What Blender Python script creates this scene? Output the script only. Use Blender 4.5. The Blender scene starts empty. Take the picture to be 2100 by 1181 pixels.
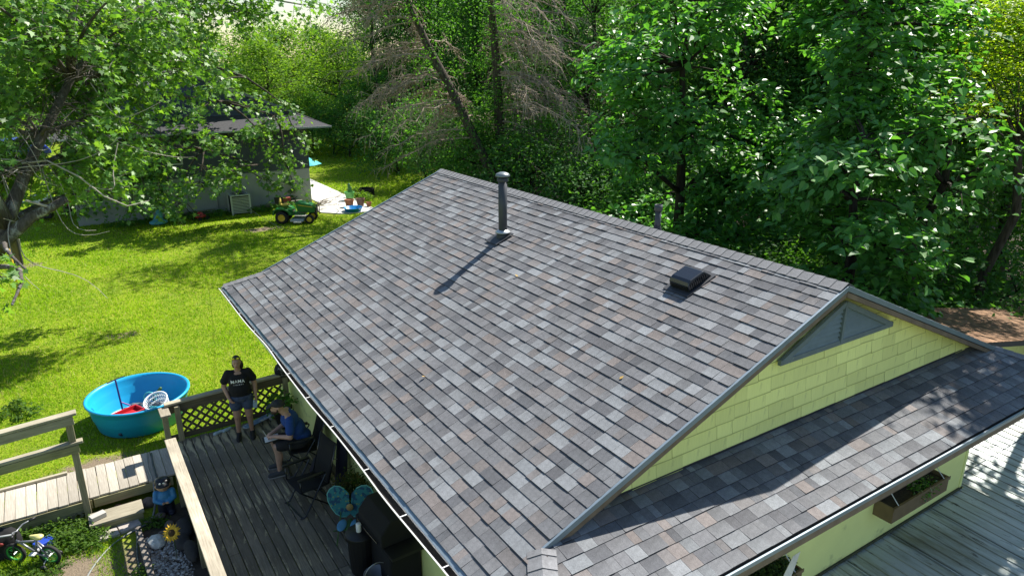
import bpy, bmesh, math, random
import numpy as np
from mathutils import Vector, Matrix, Quaternion
from mathutils.bvhtree import BVHTree

# ------------------------------------------------------------------ camera, sky, sun, exposure
SC = bpy.context.scene
COL = SC.collection
R = math.radians
CAM_H, PITCH, YAW = 7.1, R(18.374), R(33.0)
cd = bpy.data.cameras.new('camera'); cam = bpy.data.objects.new('camera', cd); COL.objects.link(cam)
cam.location = (0, 0, CAM_H); cam.rotation_euler = (R(90) - PITCH, 0, -YAW)
cd.sensor_width = 36; cd.lens = 36 * 1460 / 2100; cd.clip_start = .1; cd.clip_end = 2000
SC.camera = cam
TO_SUN = Vector((.634, .179, .752)).normalized()
wd = bpy.data.worlds.new('World'); SC.world = wd; wd.use_nodes = True
nt = wd.node_tree; nt.nodes.clear()
sky = nt.nodes.new('ShaderNodeTexSky'); sky.sky_type = 'NISHITA'; sky.sun_disc = False
sky.sun_elevation = math.asin(TO_SUN.z); sky.sun_rotation = math.atan2(TO_SUN.x, TO_SUN.y)
sky.air_density = 1.2; sky.dust_density = .25; sky.ozone_density = 2.2
bg = nt.nodes.new('ShaderNodeBackground'); bg.inputs[1].default_value = .074
wo = nt.nodes.new('ShaderNodeOutputWorld')
nt.links.new(sky.outputs[0], bg.inputs[0]); nt.links.new(bg.outputs[0], wo.inputs[0])
ld = bpy.data.lights.new('sun', 'SUN'); sun = bpy.data.objects.new('sun', ld); COL.objects.link(sun)
ld.energy = 5.0; ld.angle = R(.53); ld.color = (1, .95, .86)
sun.rotation_euler = TO_SUN.to_track_quat('Z', 'Y').to_euler(); sun.location = (30, 8, 36)
SC.view_settings.view_transform = 'Standard'; SC.view_settings.look = 'None'
SC.view_settings.exposure = 1.05; SC.view_settings.gamma = 1
SC.render.engine = 'CYCLES'
SC.cycles.max_bounces = 8; SC.cycles.diffuse_bounces = 4; SC.cycles.transmission_bounces = 4

# ------------------------------------------------------------------ helpers
rnd = random.Random(7)
U = rnd.uniform
V = Vector
_mats = {}

class MB:
    """collects faces of one mesh"""
    def __init__(s): s.v = []; s.f = []; s.c = []; s.mi = []
    def add(s, vs, fs, col=None, mi=0):
        b = len(s.v); s.v += [tuple(v) for v in vs]
        for i, f in enumerate(fs):
            s.f.append([b + k for k in f])
            c = col[i] if isinstance(col, list) else col
            s.c.append(c); s.mi.append(mi)
        return s
    def box(s, lo, hi, col=None, mi=0, m=None):
        x0, y0, z0 = lo; x1, y1, z1 = hi
        vs = [(x0,y0,z0),(x1,y0,z0),(x1,y1,z0),(x0,y1,z0),(x0,y0,z1),(x1,y0,z1),(x1,y1,z1),(x0,y1,z1)]
        if m is not None: vs = [m @ V(v) for v in vs]
        return s.add(vs, [(0,3,2,1),(4,5,6,7),(0,1,5,4),(1,2,6,5),(2,3,7,6),(3,0,4,7)], col, mi)
    def bar(s, a, b, w, h, up=(0,0,1), col=None, mi=0):
        a = V(a); b = V(b); d = (b - a).normalized(); u = V(up)
        x = d.cross(u).normalized(); u = x.cross(d)
        x = x * (w / 2); u = u * (h / 2)
        vs = [a-x-u, a+x-u, a+x+u, a-x+u, b-x-u, b+x-u, b+x+u, b-x+u]
        return s.add(vs, [(3,2,1,0),(4,5,6,7),(0,1,5,4),(1,2,6,5),(2,3,7,6),(3,0,4,7)], col, mi)
    def tube(s, pts, rad, n=8, caps=True, col=None, mi=0):
        pts = [V(p) for p in pts]
        if not isinstance(rad, (list, tuple)): rad = [rad] * len(pts)
        vs = []; fs = []; ref = None
        for i, p in enumerate(pts):
            d = (pts[min(i+1, len(pts)-1)] - pts[max(i-1, 0)])
            d = d.normalized() if d.length > 1e-9 else V((0,0,1))
            if ref is None:
                ref = d.cross(V((0,0,1)) if abs(d.z) < .9 else V((1,0,0))).normalized()
            x = (ref - d * ref.dot(d)).normalized(); ref = x; y = d.cross(x)
            for k in range(n):
                a = 2 * math.pi * k / n
                vs.append(p + (x * math.cos(a) + y * math.sin(a)) * rad[i])
        for i in range(len(pts) - 1):
            for k in range(n):
                k2 = (k + 1) % n
                fs.append((i*n+k, i*n+k2, (i+1)*n+k2, (i+1)*n+k))
        if caps:
            fs.append(tuple(reversed(range(n)))); fs.append(tuple(range((len(pts)-1)*n, len(pts)*n)))
        return s.add(vs, fs, col, mi)
    def lathe(s, prof, n=24, m=None, caps=False, col=None, mi=0):
        vs = []; fs = []
        for r, z in prof:
            for k in range(n):
                a = 2 * math.pi * k / n; vs.append(V((r * math.cos(a), r * math.sin(a), z)))
        for i in range(len(prof) - 1):
            for k in range(n):
                k2 = (k+1) % n; fs.append((i*n+k, i*n+k2, (i+1)*n+k2, (i+1)*n+k))
        if caps:
            fs.append(tuple(reversed(range(n)))); fs.append(tuple(range((len(prof)-1)*n, len(prof)*n)))
        if m is not None: vs = [m @ v for v in vs]
        return s.add(vs, fs, col, mi)
    def ell(s, c, r, n=12, k=8, m=None, col=None, mi=0):
        r = r if isinstance(r, (tuple, list)) else (r, r, r)
        vs = [V((0,0,-1))]; fs = []
        for i in range(1, k):
            t = -math.pi/2 + math.pi*i/k
            for j in range(n):
                a = 2*math.pi*j/n; vs.append(V((math.cos(t)*math.cos(a), math.cos(t)*math.sin(a), math.sin(t))))
        vs.append(V((0,0,1))); T = len(vs)-1
        for j in range(n):
            fs.append((0, 1+(j+1)%n, 1+j)); fs.append((T, 1+(k-2)*n+j, 1+(k-2)*n+(j+1)%n))
        for i in range(k-2):
            for j in range(n):
                j2 = (j+1)%n; fs.append((1+i*n+j, 1+i*n+j2, 1+(i+1)*n+j2, 1+(i+1)*n+j))
        vs = [V((v.x*r[0], v.y*r[1], v.z*r[2])) for v in vs]
        if m is not None: vs = [m @ v for v in vs]
        return s.add([v + V(c) for v in vs], fs, col, mi)
    def prism(s, poly, t, m=None, col=None, mi=0):
        """poly in xy, thickness t along +z"""
        n = len(poly); vs = [V((x,y,0)) for x,y in poly] + [V((x,y,t)) for x,y in poly]
        if m is not None: vs = [m @ v for v in vs]
        fs = [tuple(reversed(range(n))), tuple(range(n, 2*n))] + [(i, (i+1)%n, n+(i+1)%n, n+i) for i in range(n)]
        return s.add(vs, fs, col, mi)
    def mesh(s, name, smooth=False):
        me = bpy.data.meshes.new(name); me.from_pydata(s.v, [], s.f)
        if any(c is not None for c in s.c):
            at = me.color_attributes.new('col', 'FLOAT_COLOR', 'CORNER'); buf = []
            for f, c in zip(s.f, s.c):
                c = c or (1,1,1)
                if isinstance(c[0], (tuple, list)):
                    for q in c: buf += [q[0], q[1], q[2], 1]
                else: buf += [c[0], c[1], c[2], 1] * len(f)
            at.data.foreach_set('color', buf)
        if any(s.mi): me.polygons.foreach_set('material_index', s.mi)
        if smooth: me.polygons.foreach_set('use_smooth', [True] * len(s.f))
        me.update(); return me
    def build(s, name, mat, parent=None, smooth=False, bevel=0, loc=None):
        o = link(name, s.mesh(name, smooth), mat, parent)
        if loc is not None: o.location = loc
        if bevel:
            b = o.modifiers.new('bevel', 'BEVEL'); b.width = bevel; b.segments = 2; b.limit_method = 'ANGLE'; b.angle_limit = R(40)
        return o

def link(name, me, mat, parent=None):
    o = bpy.data.objects.new(name, me); COL.objects.link(o)
    for m in (mat if isinstance(mat, (list, tuple)) else [mat]):
        if m is not None and len(me.materials) < 8 and m.name not in [q.name for q in me.materials if q]: me.materials.append(m)
    if parent: o.parent = parent
    return o
def tag(o, label=None, cat=None, group=None, kind=None):
    if label: o['label'] = label
    if cat: o['category'] = cat
    if group: o['group'] = group
    if kind: o['kind'] = kind
    return o
def thing(name, label, cat, loc=(0,0,0), rz=0, group=None):
    o = bpy.data.objects.new(name, None); COL.objects.link(o); o.location = loc; o.rotation_euler = (0,0,rz)
    o.empty_display_size = .2
    return tag(o, label, cat, group)
def copy_tree(o, parent=None):
    c = o.copy(); COL.objects.link(c); c.parent = parent
    for ch in list(o.children): copy_tree(ch, c)
    return c
def box(lo, hi, col=None): return MB().box(lo, hi, col)

# ------------------------------------------------------------------ materials
class N:
    def __init__(s, name):
        s.m = bpy.data.materials.new(name); s.m.use_nodes = True; s.t = s.m.node_tree; s.t.nodes.clear()
        s.out = s.n('ShaderNodeOutputMaterial'); s.tc = s.n('ShaderNodeTexCoord')
    def n(s, typ, **kw):
        q = s.t.nodes.new(typ)
        for k, v in kw.items(): setattr(q, k, v)
        return q
    def l(s, a, b): s.t.links.new(a, b)
    def setin(s, sock, v):
        if hasattr(v, 'is_output') or isinstance(v, bpy.types.NodeSocket): s.l(v, sock)
        elif isinstance(v, (tuple, list)) and len(v) == 3 and sock.type == 'RGBA': sock.default_value = (*v, 1)
        else: sock.default_value = v
    def coord(s, stretch=(1,1,1)):
        mp = s.n('ShaderNodeMapping'); mp.inputs['Scale'].default_value = stretch
        s.l(s.tc.outputs['Object'], mp.inputs[0]); return mp.outputs[0]
    def noise(s, scale, detail=3, stretch=(1,1,1), rough=.55, dist=0):
        q = s.n('ShaderNodeTexNoise'); q.inputs['Scale'].default_value = scale; q.inputs['Detail'].default_value = detail
        q.inputs['Roughness'].default_value = rough; q.inputs['Distortion'].default_value = dist
        s.l(s.coord(stretch), q.inputs['Vector']); return q.outputs[0]
    def rng(s, x, a, b, c, d):
        q = s.n('ShaderNodeMapRange'); s.l(x, q.inputs[0])
        for i, v in enumerate((a,b,c,d)): q.inputs[1+i].default_value = v
        return q.outputs[0]
    def mul(s, col, fac):
        q = s.n('ShaderNodeMix', data_type='RGBA', blend_type='MULTIPLY'); q.inputs[0].default_value = 1
        s.setin(q.inputs[6], col)
        s.l(fac, q.inputs[7]); return q.outputs[2]
    def mix(s, fac, a, b):
        q = s.n('ShaderNodeMix', data_type='RGBA'); s.setin(q.inputs[0], fac); s.setin(q.inputs[6], a); s.setin(q.inputs[7], b); return q.outputs[2]
    def attr(s, name='col'):
        q = s.n('ShaderNodeAttribute'); q.attribute_name = name; return q.outputs[0]
    def math(s, op, a, b=None):
        q = s.n('ShaderNodeMath', operation=op); s.setin(q.inputs[0], a)
        if b is not None: s.setin(q.inputs[1], b)
        return q.outputs[0]
    def bsdf(s, col, rough=.7, metal=0, spec=.5, bump=None, bstr=.3, bdist=.01):
        p = s.n('ShaderNodeBsdfPrincipled'); s.setin(p.inputs['Base Color'], col); s.setin(p.inputs['Roughness'], rough)
        p.inputs['Metallic'].default_value = metal; p.inputs['Specular IOR Level'].default_value = spec
        if bump is not None:
            b = s.n('ShaderNodeBump'); b.inputs['Strength'].default_value = bstr; b.inputs['Distance'].default_value = bdist
            s.l(bump, b.inputs['Height']); s.l(b.outputs[0], p.inputs['Normal'])
        s.l(p.outputs[0], s.out.inputs[0]); s.p = p; return p

def plain(name, base, rough=.6, metal=0, spec=.5, var=.12, scale=9, bump=.15, bscale=60, attr=False, dirt=None, stretch=(1,1,1)):
    """painted or plastic surface with slight mottling; dirt=(colour, scale, threshold)"""
    if name in _mats: return _mats[name]
    s = N(name)
    col = s.attr() if attr else base
    nz = s.noise(scale, 4, stretch); col = s.mul(col, s.rng(nz, .25, .75, 1-var, 1+var))
    if dirt:
        d = s.noise(dirt[1], 5, stretch, .65); col = s.mix(s.rng(d, dirt[2], dirt[2]+.12, 0, .85), col, dirt[0])
    s.bsdf(col, rough, metal, spec, s.noise(bscale, 3, stretch), bump, .004)
    _mats[name] = s.m; return s.m

def wood(name, base, dark, axis='x', paint=None, thr=.55, rough=.8, grain=.35):
    """weathered timber with grain along axis; paint = colour of what is left of the old coat"""
    if name in _mats: return _mats[name]
    s = N(name); st = {'x': (.06,1,1), 'y': (1,.06,1), 'z': (1,1,.06)}[axis]
    g = s.noise(55, 5, st, .6, .4); big = s.noise(1.7, 4)
    inf = s.n('ShaderNodeObjectInfo')
    col = s.mix(s.rng(g, .3, .7, 0, 1), dark, base)
    col = s.mul(col, s.rng(big, .3, .7, .78, 1.2)); col = s.mul(col, s.rng(inf.outputs['Random'], 0, 1, .8, 1.18))
    if paint:
        st2 = {'x': (.3,1,1), 'y': (1,.3,1), 'z': (1,1,.3)}[axis]
        p = s.noise(4.2, 8, st2, .68, .5); f = s.rng(p, thr, thr+.05, 0, 1)
        col = s.mix(f, col, paint)
    s.bsdf(col, rough, 0, .3, g, grain, .004)
    _mats[name] = s.m; return s.m

def leafmat(name, tint=(1,1,1), trans=.4, rough=.45, spec=.4):
    if name in _mats: return _mats[name]
    s = N(name); c = s.attr()
    q = s.n('ShaderNodeMix', data_type='RGBA', blend_type='MULTIPLY'); q.inputs[0].default_value = 1
    s.l(c, q.inputs[6]); q.inputs[7].default_value = (*tint, 1); col = q.outputs[2]
    p = s.bsdf(col, rough, 0, spec)
    tr = s.n('ShaderNodeBsdfTranslucent')
    q2 = s.n('ShaderNodeMix', data_type='RGBA', blend_type='MULTIPLY'); q2.inputs[0].default_value = 1
    s.l(col, q2.inputs[6]); q2.inputs[7].default_value = (1.7, 1.8, .5, 1); s.l(q2.outputs[2], tr.inputs[0])
    mx = s.n('ShaderNodeMixShader'); mx.inputs[0].default_value = trans
    s.l(p.outputs[0], mx.inputs[1]); s.l(tr.outputs[0], mx.inputs[2]); s.l(mx.outputs[0], s.out.inputs[0])
    _mats[name] = s.m; return s.m

def shingle_mat():
    s = N('asphalt_shingle'); col = s.attr()
    g = s.noise(210, 3, rough=.85); col = s.mul(col, s.rng(g, .3, .7, .55, 1.45))
    b = s.noise(22, 4); col = s.mul(col, s.rng(b, .3, .7, .86, 1.14))
    w = s.noise(.55, 3); col = s.mul(col, s.rng(w, .3, .7, .92, 1.08))
    s.bsdf(col, .92, 0, .25, g, .5, .003); return s.m
MS = shingle_mat()

def siding_mat():
    s = N('yellow_shake_paint'); col = (.87, .89, .34)
    inf = s.n('ShaderNodeObjectInfo'); col = s.mul(col, s.rng(inf.outputs['Random'], 0, 1, .9, 1.08))
    st = s.noise(60, 3, (1,1,.05)); col = s.mul(col, s.rng(st, .3, .7, .965, 1.03)); col = s.mul(col, s.attr())
    d = s.noise(7, 6, (1,1,.35), .7); col = s.mix(s.rng(d, .62, .78, 0, .4), col, (.30,.33,.15))
    s.bsdf(col, .62, 0, .35, st, .4, .004); return s.m
M_SIDING = siding_mat()
M_YELLOW = plain('yellow_wall_paint', (.82,.86,.34), .7, var=.07, scale=1.6, bump=.2, bscale=90, dirt=((.30,.36,.17), 1.3, .60))
M_TRIM = plain('grey_blue_metal_trim', (.20,.255,.30), .42, .3, var=.1, scale=4, bump=.05)
M_SOFFIT = plain('tan_soffit_paint', (.30,.22,.13), .8, var=.2, scale=5, dirt=((.55,.50,.2), 6, .62))
M_FASCIA = plain('brown_fascia', (.17,.125,.09), .75, var=.25, scale=6)
M_VENT = plain('grey_blue_vent_paint', (.125,.165,.185), .62, var=.15, scale=7, dirt=((.2,.24,.24), 14, .62))
M_ROOFDECK = plain('roof_underlay', (.05,.05,.055), .95)
M_BLACKMETAL = plain('black_enamel', (.006,.008,.012), .25, 0, .7, var=.1, bump=.04)
M_PIPE = plain('dark_grey_pipe', (.045,.05,.062), .5, 0, .5, var=.15, scale=6, bump=.1)
M_FLASH = plain('dark_flashing', (.03,.032,.038), .55, var=.2)
M_GALV = plain('galvanised_metal', (.50,.52,.53), .4, .7, var=.12)
M_WHITE = plain('white_paint', (.74,.74,.72), .45, var=.05)
M_GUTTER = plain('white_gutter', (.70,.69,.66), .42, .1, var=.08, scale=3, dirt=((.35,.32,.26), 5, .66))
M_GUNK = plain('gutter_dirt', (.018,.014,.010), .9, var=.5, scale=14, bump=.9, bscale=25)
M_BLACK = plain('black_fabric', (.005,.005,.006), .9, var=.2)
M_BLACKP = plain('black_plastic', (.008,.008,.009), .5, var=.1)
M_NAVY = plain('navy_fabric', (.010,.012,.035), .85)
M_WOODLIT = wood('weathered_rail_wood', (.46,.41,.32), (.27,.235,.175), 'y')
M_WOODX = wood('weathered_rail_wood_across', (.44,.40,.30), (.26,.23,.165), 'x')
M_WOODZ = wood('weathered_post_wood', (.34,.30,.20), (.18,.16,.10), 'z')
M_WOODG = wood('greenish_treated_wood', (.30,.28,.155), (.17,.155,.08), 'x')
M_PLANK = wood('walkway_plank_wood', (.47,.43,.36), (.31,.275,.225), 'y')
M_DECK = wood('deck_board_wood', (.235,.205,.160), (.125,.108,.083), 'y', (.46,.40,.26), .55, .9)
M_LATTICE = wood('lattice_wood', (.15,.125,.08), (.075,.062,.04), 'x')
M_LATTICEG = wood('lattice_wood_pale', (.30,.27,.19), (.17,.15,.10), 'x')
# ------------------------------------------------------------------ ground
def sstep(a, b, x):
    t = min(1, max(0, (x-a)/(b-a))); return t*t*(3-2*t)
def gz(x, y):
    """height of the ground: level yard, dropping away behind and to the right of the house"""
    d = 1.9 * sstep(4.2, 7.5, x) * sstep(7.5, 4.5, y)
    d = max(d, 1.9 * sstep(9.5, 13, x) * sstep(22, 15, y))
    d = max(d, 2.0 * sstep(.28*y + 9.5, .28*y + 22, x) * sstep(46, 30, y))
    return -d
def ground_mat():
    s = N('lawn_soil_and_grass')
    sep = s.n('ShaderNodeSeparateXYZ'); s.l(s.tc.outputs['Object'], sep.inputs[0])
    fine = s.noise(38, 5, rough=.7); mid = s.noise(2.6, 5, rough=.65); big = s.noise(.35, 3)
    g = s.mix(s.rng(mid, .35, .65, 0, 1), (.120,.190,.010), (.225,.300,.014))
    g = s.mix(s.rng(big, .4, .65, 0, .6), g, (.27,.32,.022))
    g = s.mul(g, s.rng(fine, .3, .7, .55, 1.3))
    # bare spots of soil at fixed places
    def spot(x, y, rx, ry):
        v = s.n('ShaderNodeVectorMath', operation='SUBTRACT'); s.l(s.tc.outputs['Object'], v.inputs[0]); v.inputs[1].default_value = (x, y, 0)
        v2 = s.n('ShaderNodeVectorMath', operation='MULTIPLY'); s.l(v.outputs[0], v2.inputs[0]); v2.inputs[1].default_value = (1/rx, 1/ry, 0)
        ln = s.n('ShaderNodeVectorMath', operation='LENGTH'); s.l(v2.outputs[0], ln.inputs[0])
        e = s.math('ADD', ln.outputs[1], s.rng(mid, .25, .75, -.45, .45)); return s.rng(e, .65, 1.1, 1, 0)
    soil = s.mul((.21,.165,.115), s.rng(fine, .3, .7, .6, 1.3))
    f = None
    for a in ((-.25,13.35,.95,.42),(-.75,10.4,.62,.7),(7.0,30.2,.9,.42),(.9,20.2,.45,.25),(1.6,13.15,.6,.2),(-1.25,29.2,.6,.35),(-.2,9.5,.7,1.4)):
        q = spot(*a); f = q if f is None else s.math('MAXIMUM', f, q)
    g = s.mix(f, g, soil)
    lit = s.math('SUBTRACT', sep.outputs[0], s.math('MULTIPLY', sep.outputs[1], .28))
    lit = s.math('ADD', lit, s.rng(mid, .2, .8, -1.5, 1.5))
    litter = s.mul((.045,.034,.022), s.rng(fine, .3, .7, .5, 1.5))
    g = s.mix(s.rng(lit, 9, 11, 0, 1), g, litter)
    s.bsdf(g, .9, 0, .2, fine, .8, .03); return s.m
xs = [-300,-120,-60,-30] + [-15 + i*1.0 for i in range(56)] + [44,50,60,75,100,150,300]
ys = [-300,-100,-40,-15] + [-6 + i*1.0 for i in range(58)] + [56,64,80,110,160,240,400]
g = MB(); nx = len(xs)
g.add([(x, y, gz(x, y)) for y in ys for x in xs], [(j*nx+i, j*nx+i+1, (j+1)*nx+i+1, (j+1)*nx+i) for j in range(len(ys)-1) for i in range(nx-1)])
GROUND = tag(g.build('ground', ground_mat(), smooth=True), 'mown yard lawn with bare soil spots running back to the woods', kind='structure')

# concrete apron beside the neighbouring house
cm = plain('pale_concrete', (.62,.60,.55), .85, var=.1, scale=3, bump=.3, bscale=40, dirt=((.42,.39,.33), 1.2, .62))
path = bpy.data.objects.new('concrete_path', None); COL.objects.link(path); tag(path, 'pale concrete path beside the dark neighbouring house', kind='structure')
for a, b in ((31.0,33.4),(33.42,35.9),(35.92,38.4),(38.42,41),(41.02,46)):
    m = MB(); x0 = 10.15 if b < 34 else 10.85
    if a == 31.0: m.prism([(10.2,31.9),(10.9,31.15),(11.9,30.9),(12.6,31.05),(12.68,33.4),(10.2,33.4)], .05)
    else: m.box((x0, a, .0), (12.68, b, .05))
    m.build('slab', cm, path, bevel=.008)

# grass blades: one mass over the visible lawn
def in_poly(x, y, poly):
    r = np.zeros(len(x), bool); n = len(poly); j = n-1
    for i in range(n):
        xi, yi = poly[i]; xj, yj = poly[j]
        c = ((yi > y) != (yj > y)) & (x < (xj-xi)*(y-yi)/(yj-yi+1e-9)+xi); r ^= c; j = i
    return r
def raw_mesh(name, verts, nside, cols=None, smooth=False):
    """verts (k, nside, 3): k separate polygons of nside corners"""
    k = verts.shape[0]; me = bpy.data.meshes.new(name)
    me.vertices.add(k*nside); me.vertices.foreach_set('co', verts.reshape(-1).astype(np.float32))
    me.loops.add(k*nside); me.loops.foreach_set('vertex_index', np.arange(k*nside, dtype=np.int32))
    me.polygons.add(k); me.polygons.foreach_set('loop_start', np.arange(0, k*nside, nside, dtype=np.int32))
    me.polygons.foreach_set('loop_total', np.full(k, nside, np.int32))
    if cols is not None:
        at = me.color_attributes.new('col', 'FLOAT_COLOR', 'POINT')
        c = np.ones((k, nside, 4), np.float32); c[:, :, :3] = cols[:, None, :]
        at.data.foreach_set('color', c.reshape(-1))
    me.update(calc_edges=True); me.validate(); return me
LAWN = [(-9,6.5),(-.1,6.5),(-.05,11.0),(-.5,11.7),(-9,11.7)]
LAWN2 = [(-9,12.95),(.9,12.95),(1.0,12.8),(3.1,12.8),(3.1,14.2),(12.2,14.2),(13.5,22),(19.5,42),(24,58),(-8,70),(-14,40)]
HOLES = [[(10.1,31.0),(12.7,30.9),(12.7,46),(10.1,46)], [(1.0,38.2),(10.4,34.5),(14,43),(5,47)]]
NR = np.random.default_rng(5)
def blades(n, poly, box4, hmin, hmax, dens):
    x = NR.uniform(box4[0], box4[2], n); y = NR.uniform(box4[1], box4[3], n)
    ok = in_poly(x, y, poly)
    for h in HOLES: ok &= ~in_poly(x, y, h)
    d = np.hypot(x, y)
    ang = np.degrees(np.arctan2(x, y)); ok &= (ang > -32) & (ang < 31)
    ok &= NR.uniform(0, 1, n) < np.clip((dens/d)**1.6, 0, 1)
    for (cx, cy, rr) in ((-.25,13.3,.55),(-.75,10.4,.5),(7.0,30.2,.55),(.73,14.9,.8),(-1.97,17.3,.45),(13.62,34.9,.38)):
        ok &= np.hypot(x-cx, y-cy) > rr*NR.uniform(.6, 1.25, n)
    x = x[ok]; y = y[ok]; d = d[ok]; n = len(x)
    h = NR.uniform(hmin, hmax, n) * (1 + .35*np.sin(x*1.3)*np.sin(y*.9+1))
    w = np.clip(d*.00055, .006, .03); a = NR.uniform(0, 2*np.pi, n); lean = NR.uniform(.2, 1.0, n)*h; b = NR.uniform(0, 2*np.pi, n)
    z = np.array([gz(p, q) for p, q in zip(x, y)])
    v = np.zeros((n, 3, 3)); dx = np.cos(a)*w; dy = np.sin(a)*w
    v[:,0] = np.stack([x-dx, y-dy, z], 1); v[:,1] = np.stack([x+dx, y+dy, z], 1)
    v[:,2] = np.stack([x+np.cos(b)*lean, y+np.sin(b)*lean, z+h], 1)
    t = np.clip(NR.uniform(0, 1, (n,1)) + .35*(np.sin(x*2.1+np.sin(y*1.3)*1.5)*np.sin(y*1.7+np.sin(x*.9)))[:,None], 0, 1); p = (np.sin(x*.8+np.sin(y*.5)*2)*np.sin(y*.6) > .1)[:,None]
    c = (1-t)*np.array([.160,.300,.010]) + t*np.array([.310,.455,.020])
    straw = NR.uniform(0, 1, (n,1)) < np.where(p, .13, .05)
    c = np.where(straw, np.array([.40,.37,.16]), c)
    return v, c
va, ca = blades(110000, LAWN, (-9,6.5,.3,12), .03, .09, 40)
vb, cb = blades(2600000, LAWN2, (-13,12.8,24,70), .035, .08, 13)
me = raw_mesh('grass', np.concatenate([va, vb]), 3, np.concatenate([ca, cb]))
tag(link('grass', me, leafmat('grass_blade', trans=.35, rough=.6, spec=.2)), 'short sunlit grass of the mown lawn', 'grass', kind='stuff')
# ------------------------------------------------------------------ the yellow house
RX, RZ = 7.25, 4.615            # ridge
EX, EZ = 2.53, 2.666            # left eave edge of the shingles
K = (RZ-EZ)/(RX-EX)             # main pitch
GY, FY = 4.3, 13.97             # near and far rake
SY, SZ, SK = 3.39, 2.645, .26   # skirt eave and its pitch
XR = RX + (RX-EX)               # right eave
EXPO = .150
house = thing('yellow_house', 'yellow bungalow with new grey shingled gable roof and shake gable end', 'house', (0,0,0))

# walls
m = MB(); WX0, WX1, WY0, WY1 = 3.18, 10.5, 4.0, 13.55
m.box((WX0, WY0, -2.0), (WX1, WY1, 2.66)); wall = m.build('wall', M_YELLOW, house)
m = MB(); m.box((WX1-.05, WY0-.012, -.1), (WX1+.012, WY0+.05, 2.6)); m.build('corner_trim', M_YELLOW, wall, bevel=.004)
m = MB(); m.box((WX0-.012, WY1-.06, -.1), (WX0+.05, WY1+.012, 2.6)); m.build('corner_trim', M_YELLOW, wall, bevel=.004)

# roof body under the shingles (solid so that it reads from every side)
t = .02
def P_main(x, y, d=0): return (x, y, EZ + (x-EX)*K - d)
def P_right(x, y, d=0): return (x, y, EZ + (XR-x)*K - d)
m = MB()
x_h = EX + SK/K*(GY-SY)         # where the hips meet the rakes
hipL = [(EX, SY), (x_h, GY)]; 
far_k = .72                      # far hip runs out to the eave corner
xk = 3.2
def slab_poly(pts, th):
    n = len(pts); vs = [V(p) for p in pts] + [V(p) - V((0,0,th)) for p in pts]
    m.add(vs, [tuple(range(n)), tuple(reversed(range(n, 2*n)))] + [(i, n+i, n+(i+1)%n, (i+1)%n) for i in range(n)])
yc = FY + (xk-EX)*far_k
slab_poly([P_main(EX,SY), P_main(x_h,GY), P_main(RX,GY), P_main(RX,FY), P_main(xk,FY), P_main(EX,yc)][::-1], .07)
slab_poly([P_right(XR,SY), P_right(XR-(x_h-EX),GY), P_right(RX,GY), P_right(RX,FY), P_right(XR-(xk-EX),FY), P_right(XR,yc)], .07)
slab_poly([(EX,SY,SZ+.02), (XR,SY,SZ+.02), (XR-(x_h-EX)-.2,GY+.22,SZ+SK*(GY+.22-SY)), (x_h+.2,GY+.22,SZ+SK*(GY+.22-SY))], .07)
slab_poly([(XR,yc,EZ), (EX,yc,EZ), (xk,FY-.15,EZ+.26), (XR-(xk-EX),FY-.15,EZ+.26)], .07)
roof = m.build('roof', M_ROOFDECK, house)

# shingles: every tab a wedge with its own thickness and tint
PAL = [(.156,.159,.168)]*7 + [(.138,.141,.151)]*6 + [(.202,.213,.226)]*6 + [(.108,.111,.121)]*4 + [(.176,.158,.153)]*3 + [(.164,.156,.157)]*2
camp = V((0,0,CAM_H)); cq = cam.rotation_euler.to_matrix().transposed()
def in_view(p):
    q = cq @ (V(p) - camp)
    if q.z > -.1: return False
    return abs(q.x/-q.z) < 1050/1460+.01 and abs(q.y/-q.z) < 590/1460+.01
tabs = []   # (centre, mesh builder args)
srng = random.Random(11)
def course_tabs(O, du, dv, nrm, L, urange, first=0, keep=True):
    rows = int(L/EXPO)+1
    for r in range(rows):
        v0 = r*EXPO; v1 = min(v0+EXPO+.03, L)
        if v1 - v0 < .03: continue
        u0, u1 = urange(v0 + EXPO*.5); u = u0
        wob = srng.uniform(-.004, .004)
        while u < u1 - .005:
            w = srng.choice((.09,.11,.13,.15,.17,.20,.24)) * srng.uniform(.9, 1.1)
            e = min(u+w, u1)
            if u1 - e < .05: e = u1
            th = srng.choice((.0075,.0075,.0125)) + srng.uniform(-.0008,.0012)
            c = srng.choice(PAL); f = srng.uniform(.88, 1.12); tn = srng.uniform(-.002, .002)
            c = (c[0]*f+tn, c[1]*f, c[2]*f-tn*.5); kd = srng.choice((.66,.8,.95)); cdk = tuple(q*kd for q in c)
            a = v0 + wob + srng.uniform(-.0025,.0025); hb = .006 + th; ht = .004
            q = lambda uu, vv, hh: O + du*uu + dv*vv + nrm*hh
            g_ = .0012
            vs = [q(u+g_,a,hb), q(e-g_,a,hb), q(e-g_,v1,ht), q(u+g_,v1,ht), q(u+g_,a,-.004), q(e-g_,a,-.004), q(e-g_,v1,-.004), q(u+g_,v1,-.004)]
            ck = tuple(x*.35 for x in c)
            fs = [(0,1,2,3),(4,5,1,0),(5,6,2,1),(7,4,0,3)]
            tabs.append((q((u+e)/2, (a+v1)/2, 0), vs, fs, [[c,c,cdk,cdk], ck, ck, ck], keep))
            u = e
nm = V((-K,0,1)).normalized(); dvm = V((1,0,K)).normalized(); Lm = math.hypot(RX-EX, RZ-EZ)
def ur_main(v):
    x = EX + v*dvm.x
    lo = SY + (x-EX)*K/SK + .02 if x < x_h else GY - .01
    hi = FY + (xk-x)*far_k if x < xk else FY + .01
    return lo, hi
course_tabs(V((EX-.02, 0, EZ-.02*K)) + V((0,0,0)), V((0,1,0)), dvm, nm, Lm-.03, ur_main)
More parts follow.
